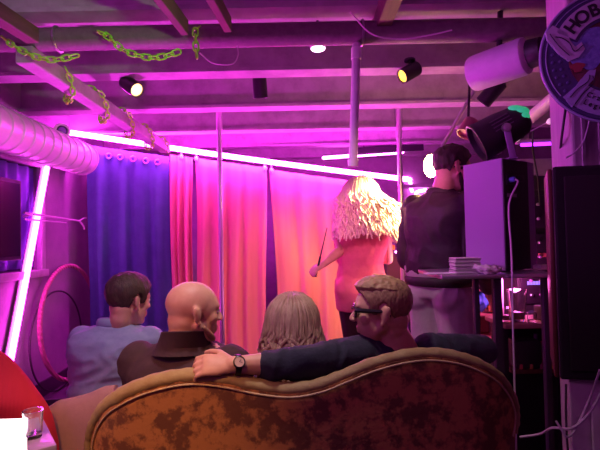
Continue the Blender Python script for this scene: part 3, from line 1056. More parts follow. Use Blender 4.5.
# ---- woman
hc = W(293, 325, 1.94)
hR = basis(V((.16, .98, -.05)))
lat, fw = V((1, -.1, 0)).normalized(), V((.1, 1, 0))
nek = W(291, 364, 1.98)
pel = V((nek.x, 1.93, .50))
b = MB()
head(b, hc, hR, .95)
b.cap(hc + hR @ V((0, -.03, -.08)), nek + V((0, 0, -.02)), .048, .052)
torso_rings(b, pel, nek, lat, .84, .9)
kn = seated_legs(b, pel, lat, fw)
arms = []
for k in (-1, 1):
    sh = nek + lat * (k * .142) + V((0, 0, -.075))
    el = sh + V((0, .07, -.25))
    wr = el + V((-k * .09, .20, -.03))
    limb(b, sh, el, .042, .036, .003)
    limb(b, el, wr, .034, .024, .005)
    hand(b, wr, V((-k * .3, 1, -.1)), V((0, 0, 1)), V((-k, 0, 0)), 25, .92)
    arms.append((sh, el, wr))
for _, an in kn:
    foot(b, an, fw)
P3 = person(b, 'woman with wavy ash blonde hair seen from behind, in the middle of the sofa', .007)
eyes(P3, hc, hR, .95)
b = MB()
b.ell(hc + hR @ V((0, -.015, .036)), (.083, .103, .086), hR)
b.ell(hc + hR @ V((0, -.035, -.06)), (.078, .075, .12), hR)
locks(b, hc, hR, 260, .27, .022, .035, .0085, 5, face=62, s=1.0, lenvar=.3, freq=15)
b.build('hair', 'wavyhair', P3, angle=180)
b = MB()
torso_rings(b, pel, nek, lat, .86, .95, .010)
for sh, el, wr in arms:
    limb(b, sh, el, .052, .042)
    limb(b, el, el.lerp(wr, .8), .040, .034)
b.remesh('top', 'maroon', P3, .010, 5, (.005, 10, (1, 1, 1.4)))
b = MB()
seated_legs(b, pel, lat, fw, inf=.010)
b.ell(pel + V((0, .0, -.02)), (.17, .12, .09))
b.remesh('trousers', 'darktrouser', P3, .011, 4)
for _, an in kn:
    sm = MB()
    foot(sm, an, fw, .010)
    sm.build('shoe', 'shoe', P3)

# ---- man in dark glasses with his arm along the sofa
hc = W(381, 311, 1.64)
hR = basis(V((-.97, .16, -.02)))
lat = V((1, .02, 0)).normalized()
fw = V((0, 1, 0))
nek = W(399, 351, 1.66)
pel = V((nek.x - .02, 1.79, .51))
b = MB()
head(b, hc, hR, 0.97)
b.cap(hc + V((.035, .01, -.07)), nek + V((0, 0, -.02)), .060, .066)
b.cap(hc + V((.05, .0, -.09)), nek + V((.02, 0, -.02)), .052, .060)
torso_rings(b, pel, nek + V((0, 0, -.005)), lat, 1.05, 1.0)
kn = seated_legs(b, pel, lat, fw)
shL = W(368, 355, 1.64); elL = W(303, 363, 1.49); wrL = W(233, 365, 1.425)
limb(b, shL, elL, .052, .043, .004)
limb(b, elL, wrL, .040, .0275, .006)
hdir = V((-1, -.10, .05))
hand(b, wrL, hdir, V((0, -.62, .78)), V((0, .8, .6)), 48, 1.0)
shR = W(430, 352, 1.68); elR = W(482, 350, 1.80); wrR = elR + V((-.10, .22, -.10))
limb(b, shR, elR, .052, .043, .004)
limb(b, elR, wrR, .040, .027, .006)
hand(b, wrR, V((-.5, .85, -.1)), V((0, .1, 1)), V((-.8, -.5, 0)), 28)
for _, an in kn:
    foot(b, an, fw)
P4 = person(b, 'man in dark glasses turning left, one arm stretched along the sofa back', .0045, 4)
eyes(P4, hc, hR, 0.97)


short_hair(hc, hR, 0.97, lambda p: hairline(p, nape=-.034), lambda p: .004 + .006 * max(0, min(1, (p.z - .02) / .06)), 'sandhair', P4, 'cropped_hair', (90, .0015))
short_hair(hc, hR, 0.97, lambda p: (p.z - .072 + .15 * max(0, -p.y - .02)) if abs(p.x) < .074 else -1,
           lambda p: .010 + .016 * max(0, min(1, (p.y + .06) / .14)), 'topsand', P4, 'combed_hair', (70, .005))
glasses(P4, hc, hR, 0.97, 'darklens', .020)
b = MB()
torso_rings(b, pel, nek + V((0, 0, -.02)), lat, 1.10, 1.08, .016)
limb(b, shL + V((0, 0, .0)), elL, .070, .054)
limb(b, elL, W(270, 365.5, 1.455), .053, .046)
b.ell(lerp(shL, nek, .45) + V((0, 0, -.01)), (.09, .07, .055))
limb(b, shR, elR, .066, .055)
limb(b, elR, elR.lerp(wrR, .7), .054, .046)
sw = b.remesh('sweater', 'navy', P4, .007, 6, (.006, 13, (1.3, 1, .8)))
wa = wrL.lerp(elL, .06)
wd = (elL - wrL).normalized()
wt = MB()
wr_ = rot_to(wd)
wt.lathe([(.0295, -.009), (.032, -.009), (.032, .009), (.0295, .009)], wa, wr_, 28, closed_prof=True)
wob = wt.build('wristwatch', 'frame', P4)
fn = V((0, -.88, .47))
fn = (fn - wd * fn.dot(wd)).normalized()
fc = wa + fn * .033
fR = rot_to(fn)
MB().lathe([(.0165, -.004), (.0185, -.002), (.0185, .004), (.0155, .0055), (.0155, .003), (.001, .003)], fc, fR, 28).build('watch_case', 'frame', wob)
MB().lathe([(.001, .0032), (.0152, .0032), (.0152, .0040), (.001, .0042)], fc, fR, 28).build('watch_dial', 'dial', wob)
hh = MB()
uu = wd
vv = fn.cross(uu)
hh.box(fc + fn * .0050 + (uu * .4 + vv * .5).normalized() * .004, (.0012, .009, .0006), Matrix(((uu * .5 - vv * .4).normalized(), (uu * .4 + vv * .5).normalized(), fn)).transposed())
hh.box(fc + fn * .0050 + (uu * .9 - vv * .2).normalized() * .0045, (.010, .0010, .0006), Matrix(((uu * .9 - vv * .2).normalized(), (uu * .2 + vv * .9).normalized(), fn)).transposed())
hh.build('watch_hand', 'frame', wob)
b = MB()
seated_legs(b, pel, lat, fw, inf=.014)
b.ell(pel + V((0, .0, -.03)), (.18, .13, .09))
b.remesh('trousers', 'darktrouser', P4, .011, 4)
for _, an in kn:
    sm = MB()
    foot(sm, an, fw, .012)
    sm.build('shoe', 'shoe', P4)

# ---- man in black at the DJ table
hc = W(453, 169, 2.56)
hR = basis(V((.98, .12, -.16)))
lat = V((.62, -.78, 0)).normalized()
fw = V((.78, .62, 0)).normalized()
nek = W(441, 193, 2.60)
pel = V((W(440, 280, 2.62).x, 2.62, 1.00))
b = MB()
head(b, hc, hR, 1.0)
b.cap(hc + hR @ V((0, -.04, -.07)), nek + V((0, 0, -.02)), .056, .062)
torso_rings(b, pel, nek, lat, 1.0, 1.0)
arms = []
for k in (-1, 1):
    sh = nek + lat * (k * .185) + V((0, 0, -.075))
    el = sh + lat * (k * .03) - fw * .05 + V((0, 0, -.29)) + (fw * .05 if k > 0 else V((0, 0, 0)))
    wr = el + fw * .15 - lat * (k * .03) + V((0, 0, -.18))
    limb(b, sh, el, .048, .040, .004)
    limb(b, el, wr, .039, .027, .006)
    hand(b, wr, fw * .5 + V((0, 0, -.8)), lat * k, fw, 25)
    arms.append((sh, el, wr))
ank = []
for k in (-1, 1):
    hip = pel + lat * (k * .09) + V((0, 0, -.06))
    kn_ = V((hip.x, hip.y, .52)) + fw * .03 + lat * (k * .02)
    an = V((kn_.x, kn_.y, .09)) - fw * .04
    limb(b, hip, kn_, .085, .056)
    limb(b, kn_, an, .054, .040, .010)
    foot(b, an, fw)
    ank.append((hip, kn_, an))
P5 = person(b, 'standing man in black bomber jacket and glasses behind the speaker table', .007)
eyes(P5, hc, hR)
short_hair(hc, hR, 1.0, hairline,
           lambda p: .009 + .012 * max(0, (p.z - .03) / .08), 'darkhair', P5, 'hair', (50, .006))
b = MB()
for k in (-1, 1):
    b.tube([hc + hR @ V((k * .070, .012, -.03)), hc + hR @ V((k * .060, .03, -.07)), hc + hR @ V((k * .03, .06, -.10)), hc + hR @ V((0, .078, -.108))], [.006, .012, .015, .015], 10, round_ends=True)
b.build('beard', 'darkhair', P5)
glasses(P5, hc, hR, 1.0, 'darklens', .016)
b = MB()
torso_rings(b, pel + V((0, 0, .12)), nek + V((0, 0, -.01)), lat, 1.06, 1.18, .018, t0=-.07)
for sh, el, wr in arms:
    limb(b, sh + V((0, 0, .005)), el, .074, .062)
    limb(b, el, el.lerp(wr, .9), .060, .046)
jk = b.remesh('jacket', 'bomber', P5, .009, 6, (.009, 9, (1, 1, .9)))
b = MB()
b.tube([pel + V((0, 0, .07)) + lat * (.192 * cos(k / 28 * 2 * pi)) + fw * (.150 * sin(k / 28 * 2 * pi)) for k in range(28)], .022, 10, closed=True, flat=1.3)
b.build('waistband', 'bomber', jk)
b = MB()
b.tube([nek + V((.070 * cos(k / 28 * 2 * pi), .066 * sin(k / 28 * 2 * pi), .0)) for k in range(28)], .018, 10, closed=True, flat=1.6, nrm=(0, 0, 1))
b.build('collar', 'bomber', jk)
b = MB()
torso_rings(b, pel + V((0, 0, -.02)), pel + V((0, 0, .2)), lat, 1.0, 1.05, .016)
for hip, kn_, an in ank:
    limb(b, hip, kn_, .112, .078)
    limb(b, kn_, an, .076, .062, .004)
    b.ell(hip - fw * .06 + V((0, 0, .04)), (.085, .085, .09))
tr = b.remesh('trousers', 'jeans', P5, .010, 5, (.008, 9, (1, 1, .7)))
for hip, kn_, an in ank:
    sm = MB()
    foot(sm, an, fw, .012)
    sm.build('shoe', 'shoe', P5)

# ---- dancer
hc = W(361, 196, 3.32)
hR = basis(V((.25, .95, -.1)))
lat, fw = V((.97, -.2, 0)).normalized(), V((.2, .97, 0)).normalized()
nek = W(361, 219, 3.32)
pel = V((W(361, 280, 3.34).x, 3.34, 1.00))
b = MB()
head(b, hc, hR, .95)
b.cap(hc + hR @ V((0, -.03, -.07)), nek + V((0, 0, -.02)), .046, .05)
torso_rings(b, pel, nek, lat, .92, .98)
for k in (-1, 1):
    b.ell(pel + lat * (k * .075) - fw * .075 + V((0, 0, -.05)), (.095, .085, .10))
shL = nek + lat * -.165 + V((0, 0, -.06))
elL = W(341, 250, 3.26)
wrL = W(324, 264, 3.16)
limb(b, shL, elL, .042, .036, .003)
limb(b, elL, wrL, .035, .024, .005)
hand(b, wrL, wrL - elL + V((-.05, 0, 0)), V((-.3, -.4, .8)), V((.3, .8, .5)), 55, .95)
shR = nek + lat * .165 + V((0, 0, -.06))
elR = shR + V((.04, .10, -.24))
wrR = elR + V((-.12, .18, .02))
limb(b, shR, elR, .042, .036, .003)
limb(b, elR, wrR, .035, .024, .005)
hand(b, wrR, V((-.6, .8, .1)), V((0, .1, 1)), V((-.8, -.5, 0)), 28, .95)
lg = []
for k in (-1, 1):
    hip = pel + lat * (k * .085) + V((0, 0, -.08))
    kn_ = V((hip.x, hip.y, .53)) + fw * (.05 if k < 0 else .02) + lat * (k * -.01)
    an = V((kn_.x, kn_.y, .14)) - fw * .05
    limb(b, hip, kn_, .090, .054)
    limb(b, kn_, an, .052, .034, .010)
    b.tube([an + V((0, 0, -.02)) - fw * .02, V((an.x, an.y, .05)) + fw * .08, V((an.x, an.y, .025)) + fw * .15], [.034, .034, .024], 12, round_ends=True)
    lg.append((hip, kn_, an))
P6 = person(b, 'blonde dancer in coral dress and dark boots, standing with her back turned', .007)
eyes(P6, hc, hR, .95)
b = MB()
b.ell(hc + hR @ V((0, -.015, .036)), (.085, .105, .090), hR)
b.ell(hc + V((-.005, -.06, -.16)), (.15, .065, .17), hR)
locks(b, hc, hR, 700, .42, .014, .125, .0085, 9, face=58, wind=V((.03, -.02, .07)), lenvar=.55, shell=.05)
b.build('hair', 'blonde', P6, angle=180)
b = MB()
torso_rings(b, pel, pel.lerp(nek, .82), lat, .97, 1.05, .012)
for k in (-1, 1):
    b.ell(pel + lat * (k * .075) - fw * .078 + V((0, 0, -.05)), (.105, .095, .11))
rs = []
for t, a_, d_ in ((.02, .185, .135), (-.06, .190, .165), (-.12, .185, .165), (-.18, .180, .15), (-.20, .178, .145)):
    cc = pel + V((0, 0, t)) - fw * .02
    rs.append([cc + lat * (a_ * cos(k / 28 * 2 * pi)) + fw * (d_ * sin(k / 28 * 2 * pi)) for k in range(28)])
b.rings(rs)
dress = b.remesh('dress', 'dress', P6, .009, 6, (.004, 12, (1, 1, .6)))
b = MB()
for k in range(44):
    a_ = k / 44 * 2 * pi
    q = pel.lerp(nek, .54) + lat * (.175 * cos(a_)) + fw * (.122 * sin(a_))
    b.tube([q, q + V((0, 0, -.05)), q + V((random.uniform(-.006, .006), random.uniform(-.006, .006), -.11))], [.004, .004, .002], 5)
b.build('fringe', 'dress', dress)
for hip, kn_, an in lg:
    b = MB()
    limb(b, hip.lerp(kn_, .22), kn_, .092, .063)
    limb(b, kn_, an, .060, .042, .010)
    b.tube([an + V((0, 0, -.02)) - fw * .02, V((an.x, an.y, .055)) + fw * .08, V((an.x, an.y, .034)) + fw * .15], [.042, .042, .032], 12, round_ends=True)
    b.tube([V((an.x, an.y, .07)) - fw * .035, V((an.x, an.y, .002)) - fw * .035], [.022, .010], 10)
    b.remesh('boot', 'boot', P6, .008, 3)
# riding whip, held in her hand
hp_ = wrL + (wrL - elL).normalized() * .07
tip = W(327, 228, 3.22)
wh = thing('riding_whip', hp_, 'thin dark riding whip held up in the hand of the dancer', 'whip')
MB().tube([hp_ + (hp_ - tip).normalized() * .05, hp_.lerp(tip, .3)], .007, 8).build('whip_handle', 'frame', wh)
MB().tube([hp_.lerp(tip, .28), tip], [.0045, .003], 8).build('whip_shaft', 'frame', wh)

# ------------------------------------------------------------------ the sofa
out = [(84, 455), (84.5, 438), (88, 422), (95, 408), (106, 397), (130, 384), (160, 375), (190, 371), (222, 374), (258, 382), (290, 386), (318, 382), (342, 373),
       (372, 361), (402, 353), (430, 350), (458, 353), (480, 360), (500, 371), (513, 386), (520, 404), (521, 420), (519, 436)]
YS = 1.40


def wrap(x):
    """how far the back curls forward towards its ends"""
    k = max(0, abs(x) - .50)
    return k * k * 2.4


op = []
for x, y in out:
    p = W(x, y, YS)
    for _ in range(6):
        p = W(x, y, YS + wrap(p.x))
    op.append(p)
prof = curve(op, 120)
prof = [V((p.x, YS, p.z)) for p in prof]
inw = []
for i, p in enumerate(prof):
    t_ = (prof[min(120, i + 1)] - prof[max(0, i - 1)]).normalized()
    inw.append(V((t_.z, 0, -t_.x)))
edge, prof = prof, [p + n_ * lerp(.032, .023, max(0, min(1, (p.x + .5) / .6))) for p, n_ in zip(prof, inw)]
sofa = thing('sofa', (0, 1.75, 0), 'camelback sofa in worn gold velvet, seen from behind', 'sofa')
cx0 = 0.0
# back rest: closed shell, rear face bowed
zb_ = .16
sb = MB()
nz = 10
rows_r, rows_f = [], []
bot = [V((lerp(prof[0].x + .02, prof[-1].x - .02, i / 120), 0, zb_)) for i in range(121)]
for j in range(nz + 1):
    t = j / nz
    r_, f_ = [], []
    for i in range(121):
        p = bot[i].lerp(V((prof[i].x, 0, prof[i].z)), t)
        bow = -.020 * sin(t * pi) * max(0, 1 - (p.x / .72) ** 2)
        r_.append(V((p.x, YS + wrap(p.x) + bow + .004, p.z)))
        f_.append(V((p.x * .985, YS + .052 + wrap(p.x) + .085 * (1 - t), p.z - .004 * t)))
    rows_r.append(r_)
    rows_f.append(f_)
loop = [rows_r[j] for j in range(nz + 1)] + [rows_f[j] for j in range(nz, -1, -1)]
vs = [[sb.bm.verts.new(p) for p in r] for r in loop]
for j in range(len(vs)):
    a_, b_ = vs[j], vs[(j + 1) % len(vs)]
    for i in range(120):
        sb.bm.faces.new((a_[i], a_[i + 1], b_[i + 1], b_[i]))
for i in (0, 120):
    sb.bm.faces.new([v[i] for v in vs])
sb.build('backrest', 'velvet', sofa)
# thick rolled edge following the back, pleated
rl = MB()
rp = []
for p, n_ in zip(edge, inw):
    q = p + n_ * lerp(.020, .014, max(0, min(1, (p.x + .5) / .6)))
    rp.append(V((q.x, YS + wrap(q.x) + .026, q.z)))
rl.tube(rp, [lerp(.0205, .0145, max(0, min(1, (edge[i].x + .5) / .6))) + .0010 * sin(i * 1.9) + .0007 * sin(i * .83) for i in range(121)], 18, flat=1.4, nrm=(0, 1, 0))
rl.build('rolled_edge', 'roll', sofa, angle=180)
cn = []
for p, n_ in zip(edge, inw):
    q = p + n_ * lerp(.043, .031, max(0, min(1, (p.x + .5) / .6)))
    cn.append(V((q.x, YS + wrap(q.x) - .001, q.z)))
MB().tube(cn, .0032, 8).build('piping_cord', 'cord', sofa)
MB().box((0, 1.86, .25), (1.16, .54, .16), bevel=.04, seg=4).build('seat_base', 'seat', sofa)
for k in range(2):
    MB().box((-.285 + .57 * k, 1.86, .335), (.56, .54, .07), bevel=.035, seg=4).build('seat_cushion', 'seat', sofa)
for k in (-1, 1):
    am = MB()
    rs = []
    for y in [1.50 + .68 * i / 14 for i in range(15)]:
        t = (y - 1.50) / .68
        hz = lerp(.58, .46, min(1, t * 1.3))
        w_ = .055
        x = k * .635
        rs.append([V((x + w_ * cos(q / 16 * 2 * pi), y, max(.16, (hz + .16) / 2 + (hz - .16) / 2 * (abs(sin(q / 16 * 2 * pi)) ** .7) * (1 if sin(q / 16 * 2 * pi) > 0 else -1)))) for q in range(16)])
    am.rings(rs)
    am.build('armrest', 'seat', sofa)
for x, y in ((-.56, 1.50), (.56, 1.50), (-.56, 2.10), (.56, 2.10)):
    MB().lathe([(.014, 0), (.018, .02), (.03, .10), (.026, .13), (.034, .17), (.034, .21)], (x, y, 0), seg=16).build('leg', 'wood', sofa)

# ------------------------------------------------------------------ pink lounge chair at the left, under the man in the blue shirt
pc = thing('lounge_chair', (-.88, 2.0, 0), 'low rose upholstered lounge chair beside the gold sofa', 'chair')
op2 = [(40, 412), (52, 405), (66, 402), (84, 397), (98, 391), (110, 389)]
top2 = [W(x, y, 1.84) for x, y in op2]
c2 = curve([V((-1.19, 1.84, .50)), V((-1.14, 1.84, .62))] + [V((p.x, 1.84, p.z)) for p in top2], 40)
bk = MB()
rs = []
for p in c2:
    r_ = []
    for q in range(20):
        a_ = q / 20 * 2 * pi
        hz = p.z
        r_.append(V((p.x, 1.84 + .055 + .055 * cos(a_), (hz + .16) / 2 + (hz - .16) / 2 * (abs(sin(a_)) ** .45) * (1 if sin(a_) > 0 else -1))))
    rs.append(r_)
bk.rings(rs)
bk.build('backrest', 'pink', pc)
MB().box((-.96, 2.20, .29), (.46, .52, .20), bevel=.05, seg=4).build('seat_cushion', 'pink', pc)
for x, y in ((-1.14, 2.0), (-.78, 2.0), (-1.14, 2.40), (-.78, 2.40)):
    MB().lathe([(.014, 0), (.022, .10), (.028, .20)], (x, y, 0), seg=14).build('leg', 'wood', pc)

# red chair at the left edge
rc = thing('armchair', (-1.35, 1.95, 0), 'bright red ribbed armchair cut by the left edge of the photo', 'armchair')
c3 = curve([W(-105, 400, 1.70), W(-70, 362, 1.70), W(-35, 348, 1.70), W(-8, 358, 1.70), W(10, 376, 1.70), W(24, 395, 1.70), W(36, 414, 1.70), W(42, 440, 1.70)], 60)
rs = []
for p in c3:
    r_ = []
    for q in range(22):
        a_ = q / 22 * 2 * pi
        hz = p.z
        r_.append(V((p.x, 1.765 + .06 * cos(a_) + .012 * cos(p.x * 150) * 0, (hz + .2) / 2 + (hz - .2) / 2 * (abs(sin(a_)) ** .5) * (1 if sin(a_) > 0 else -1))))
    rs.append(r_)
MB().rings(rs).build('backrest', 'red', rc)
MB().box((-1.52, 2.05, .32), (.56, .50, .22), bevel=.05, seg=4).build('seat_cushion', 'red', rc)
for x, y in ((-1.74, 1.86), (-1.30, 1.86), (-1.74, 2.24), (-1.30, 2.24)):
    MB().lathe([(.014, 0), (.022, .10), (.028, .24)], (x, y, 0), seg=14).build('leg', 'wood', rc)

def prism_xy(poly, z0, z1, bevel=.006):
    return MB().prism([(p.x, p.y) for p in poly], z1 - z0, V((0, 0, (z0 + z1) / 2)), (1, 0, 0), (0, 1, 0), bevel)


# side table with glowing panel and tumbler
tz = .70
c0 = V((-.765, 1.44, tz))
ex, ey = V((-.80, -.62, 0)).normalized(), V((-.60, .80, 0)).normalized()
tb = thing('side_table', c0 + ex * .25 + ey * .17 + V((0, 0, -tz)), 'small glossy purple-lit table at the bottom left corner', 'table')
Lx, Ly = .50, .30
tm = MB()
tR = Matrix((ex, ey, V((0, 0, 1)))).transposed()
if tR.determinant() < 0:
    tR = Matrix((ey, ex, V((0, 0, 1)))).transposed()
    tsz = (Ly, Lx, .03)
else:
    tsz = (Lx, Ly, .03)
tc_ = c0 + ex * Lx / 2 + ey * Ly / 2 - V((0, 0, .015))
tm.box(tc_, tsz, tR, bevel=.004)
tm.build('table_top', 'tabletop', tb)
for u, v in ((.06, .05), (.94, .05), (.06, .95), (.94, .95)):
    q = c0 + ex * Lx * u + ey * Ly * v
    MB().tube([V((q.x, q.y, 0)), V((q.x, q.y, tz - .03))], .015, 10).build('leg', 'blackmetal', tb)
sc_ = thing('glowing_slab', c0, 'flat glowing white slab lying on the small table at the bottom left', 'screen')  # white slab with an emissive upper face
q = c0 + ex * .20 + ey * .12 + V((0, 0, .005))
lb = [Z(27, 421, tz), Z(28.5, 462, tz), Z(-70, 470, tz), Z(-75, 424, tz)]
lb = [V((p.x, p.y)) for p in lb]
prism_xy(lb[::-1], tz + .001, tz + .010, .002).build('panel_case', 'white', sc_)
lc_ = sum(lb, V((0, 0))) / 4
prism_xy([lc_ + (p - lc_) * .97 for p in lb[::-1]], tz + .010, tz + .0115, 0).build('lit_face', 'screen', sc_)


def tumbler(p, h, r0, r1, label, drink=None, group=None, name='drinking_glass'):
    g_ = thing(name, p, label, 'glass', group)
    w_ = .0035
    MB().lathe([(.001, .0), (r0 * .95, 0), (r0, .004), (lerp(r0, r1, .5) * .97, h * .5), (r1, h), (r1 - w_, h), (lerp(r0, r1, .5) * .97 - w_, h * .5), (r0 - w_, .014), (.001, .014)], p, seg=28).build('glass_wall', 'glass', g_)
    if drink:
        MB().lathe([(.001, .016), (r0 - w_ * 1.6, .016), (lerp(r0, r1, drink) - w_ * 1.8, h * drink), (.001, h * drink)], p, seg=24).build('drink', 'amber', g_)
    return g_


q = W(33, 431, 1.5)
tumbler(V((q.x, q.y, tz)), .085, .027, .031, 'small clear tumbler on the purple table at the bottom left')

# ------------------------------------------------------------------ left wall items
# dark wall screen
q = V((XL + .05, 3.05, 1.42))
tv = thing('wall_screen', q, 'dark flat screen mounted on the left wall in front of the window', 'screen')
a, b = W(-30, 172, 2.9), W(18, 172, 3.62)
y0, y1 = 2.85, 3.60
MB().box((XL + .07, (y0 + y1) / 2, 1.51), (.04, y1 - y0, .62), bevel=.008).build('screen_case', 'black', tv)
MB().box((XL + .092, (y0 + y1) / 2, 1.51), (.004, y1 - y0 - .05, .56)).build('display_glass', M('dark display', (.012, .006, .012), .25), tv)
MB().box((XL + .03, (y0 + y1) / 2, 1.51), (.06, .2, .2)).build('wall_bracket', 'blackmetal', tv)
# rod with hook
rd = thing('wall_rod', V((XL, 3.6, 1.45)), 'thin pale rod with a clip at its end, sticking along the left wall', 'rod')
a, b = W(16, 213, 3.62), W(84, 221, 4.50)
a.x = XL + .10
b.x = XL + .12
MB().tube([a, a.lerp(b, .5), b], .009, 8).build('upper_rod', 'wpipe', rd)
MB().tube([a + V((0, 0, -.05)), a.lerp(b, .7) + V((0, 0, -.035))], .006, 8).build('lower_rod', 'wpipe', rd)
MB().tube([a + V((0, .15, .0)), V((XL, a.y + .15, a.z - .02))], .008, 8).build('wall_fixing', 'wpipe', rd)
ck = MB()
ck.tube([b + V((0, -.02, .0)), b + V((.01, .05, .03)), b + V((.01, .1, .035))], .008, 8)
ck.tube([b + V((0, -.02, .0)), b + V((.01, .05, -.05)), b + V((.01, .06, -.08))], .008, 8)
ck.build('clip_jaws', 'wpipe', rd)
# hoops
for i, (cy, cz, r, lean, th, lab) in enumerate(((4.34, .57, .52, .05, .020, 'maroon taped hoop leaning on the left wall, the front one'),
                                               (4.20, .46, .44, .03, .008, 'thin dark hoop leaning on the left wall behind the maroon one'))):
    pts = []
    for k in range(72):
        a = k / 72 * 2 * pi
        zz = cz + r * sin(a)
        pts.append(V((XL + .04 + lean * (1 - (zz - (cz - r)) / (2 * r)) + .02 * i * 0, cy + r * cos(a), zz)))
    mn = min(p.z for p in pts)
    pts = [p + V((0, 0, -mn + th)) for p in pts]
    if i == 0:
        pts = [p + V((0.04, 0, .05)) for p in pts]
        mat_ = 'hoop'
    else:
        mat_ = 'cableb'
    tag(MB().tube(pts, th, 10, closed=True).build('hoop', mat_), lab, 'hoop', 'hoops by the left wall')
# low plinth the hoop stands on
tag(MB().box((XL + .36, 4.0, .05), (.24, .7, .10), bevel=.008).build('low_plinth', 'base', smooth=False), 'low dark plinth on the floor before the hoops at the left wall', 'plinth')

# ------------------------------------------------------------------ DJ corner
TZ = 1.150
tbl = thing('bar_table', (1.0, 2.2, 0), 'tall dark-legged table with thin top carrying the loudspeaker', 'table')
a, b = W(441, 270, 1.98), W(556, 270, 1.98)
MB().box(((a.x + b.x) / 2, 2.17, TZ - .009), (b.x - a.x, .40, .018), bevel=.004).build('table_top', 'steel', tbl)
for px, d, w_ in ((476, 2.02, .022), (497, 2.02, .034), (545, 2.02, .026), (476, 2.32, .026), (545, 2.32, .026)):
    q = W(px, 300, d)
    MB().box((q.x, d, (TZ - .018) / 2), (w_, .03, TZ - .018), bevel=.003).build('leg', 'blackmetal', tbl)

# loudspeaker
k0 = W(503, 200, 2.08)
kl = W(464, 200, 2.29)
kr = W(528, 200, 2.19)
kr2 = W(535, 200, 2.25)
foot_ = [V((k0.x, k0.y)), V((kr.x, kr.y)), V((kr2.x, kr2.y)), V((kr2.x - .06, kr2.y + .12)), V((kl.x + .10, kl.y + .10)), V((kl.x, kl.y))]
zt = W(503, 157.5, 2.08).z
spk = thing('loudspeaker', V((sum(p.x for p in foot_) / 6, sum(p.y for p in foot_) / 6, TZ)), 'purple-lit loudspeaker cabinet standing on the tall table', 'loudspeaker')


prism_xy(foot_, TZ + .004, zt).build('cabinet_shell', 'speakergrey', spk, smooth=False)
nx = V((kr.x - k0.x, kr.y - k0.y, 0)).normalized()
nn = V((nx.y, -nx.x, 0))
wid = V((kr.x - k0.x, kr.y - k0.y, 0)).length
R = Matrix((nx, -nn, V((0, 0, 1)))).transposed()
cc = V((k0.x, k0.y, 0)) + nx * wid / 2 + nn * .002
MB().box(V((cc.x, cc.y, (TZ + zt) / 2)), (wid - .004, .006, zt - TZ - .012), R, bevel=.002).build('rear_panel', 'black', spk)
pz = W(507, 180, 2.1).z
pnl = MB().box(V((cc.x, cc.y, pz)) + nn * .005 - nx * (wid / 2 - .055), (.075, .006, .045), R, bevel=.002).build('connector_plate', 'blackmetal', spk)
MB().box(V((cc.x, cc.y, pz - .07)) + nn * .005 - nx * (wid / 2 - .06), (.07, .004, .016), R).build('rating_label', M('grey rating label', (.30, .25, .30), .5), spk)
MB().lathe([(.012, 0), (.012, .02), (.009, .024)], V((cc.x, cc.y, pz)) + nn * .008 - nx * (wid / 2 - .045), rot_to(nn), 16).build('cable_socket', M('blue plug', (.12, .18, .6), .4), spk)
MB().box(V((cc.x, cc.y, zt - .09)) + nn * .004 + nx * .02, (.09, .006, .03), R, bevel=.004).build('grip_recess', 'blackmetal', spk)
# white cable from the speaker
s0 = V((cc.x, cc.y, pz)) + nn * .034 - nx * (wid / 2 - .045)
c = curve([s0, s0 + nn * .008 + V((0, 0, -.02)), W(509, 205, 2.03), W(511, 245, 1.98), W(512, 270, 1.95), W(513, 330, 1.95), W(515, 400, 1.95), V((W(516, 440, 1.95).x, 1.96, .008))], 60)
tag(MB().tube(c, .0042, 8).build('speaker_cable', 'cablew'), 'white cable hanging from the back of the loudspeaker to the floor', 'cable')

# stage lamp with yoke on the loudspeaker
pcn = W(500, 131, 2.22)
dd = V((-.80, .15, -.42)).normalized()
R = rot_to(dd)
par = thing('par_lamp', V((pcn.x, pcn.y, zt)), 'black stage lamp with green-lit rear standing on the loudspeaker in its yoke', 'stage lamp')
MB().lathe([(.02, -.135), (.055, -.13), (.075, -.11), (.082, -.06), (.090, .0), (.094, .09), (.098, .10), (.098, .125), (.088, .125), (.084, .10), (.001, .10)], pcn, R, 30).build('lamp_can', 'black', par)
back_ = MB()
sidev = V((0, -1, 0)) - dd * V((0, -1, 0)).dot(dd)
sidev.normalize()
upv = dd.cross(sidev).normalized()
if upv.z < 0:
    upv = -upv
for ang, t_, w_ in ((62, -.108, .046), (34, -.118, .034), (6, -.112, .026)):
    a_ = radians(ang)
    v_ = (upv * sin(a_) + sidev * cos(a_)).normalized()
    back_.ell(pcn + dd * t_ + v_ * .060, (w_, w_ * .75, .016), rot_to((v_ - dd * .7).normalized()))
back_.build('green_glow', 'greenglow', par)  # emissive patches stand in for green light falling on the rear
slots = MB()
for k in range(4):
    v_ = (upv * sin(radians(38 - k * 11)) + sidev * cos(radians(38 - k * 11))).normalized()
    q = pcn + dd * -.0 + v_ * .0925
    slots.tube([q - dd * .045, q + dd * .045], .0025, 6)
slots.build('cooling_slots', M('slot grey', (.12, .07, .12), .4), par)
for k in (-1, 1):
    bp = pcn + sidev * (.105 * k)
    base = V((pcn.x + .01, pcn.y + .0, zt + .006)) + V((0, -.105 * k, 0))
    MB().box((bp + base) / 2, (.030, .006, (bp - base).length), rot_to(bp - base, V((0, 1, 0))) , bevel=.001).build('yoke_leg', 'speakergrey', par)
    MB().lathe([(.02, -.012), (.022, 0), (.018, .016), (.006, .02)], bp, rot_to(sidev * k), 16).build('yoke_knob', 'steel', par)
b2 = W(478, 157, 2.2)
MB().box(V((pcn.x + .01, pcn.y, zt + .004)), (.04, .22, .006)).build('yoke_base', 'speakergrey', par)
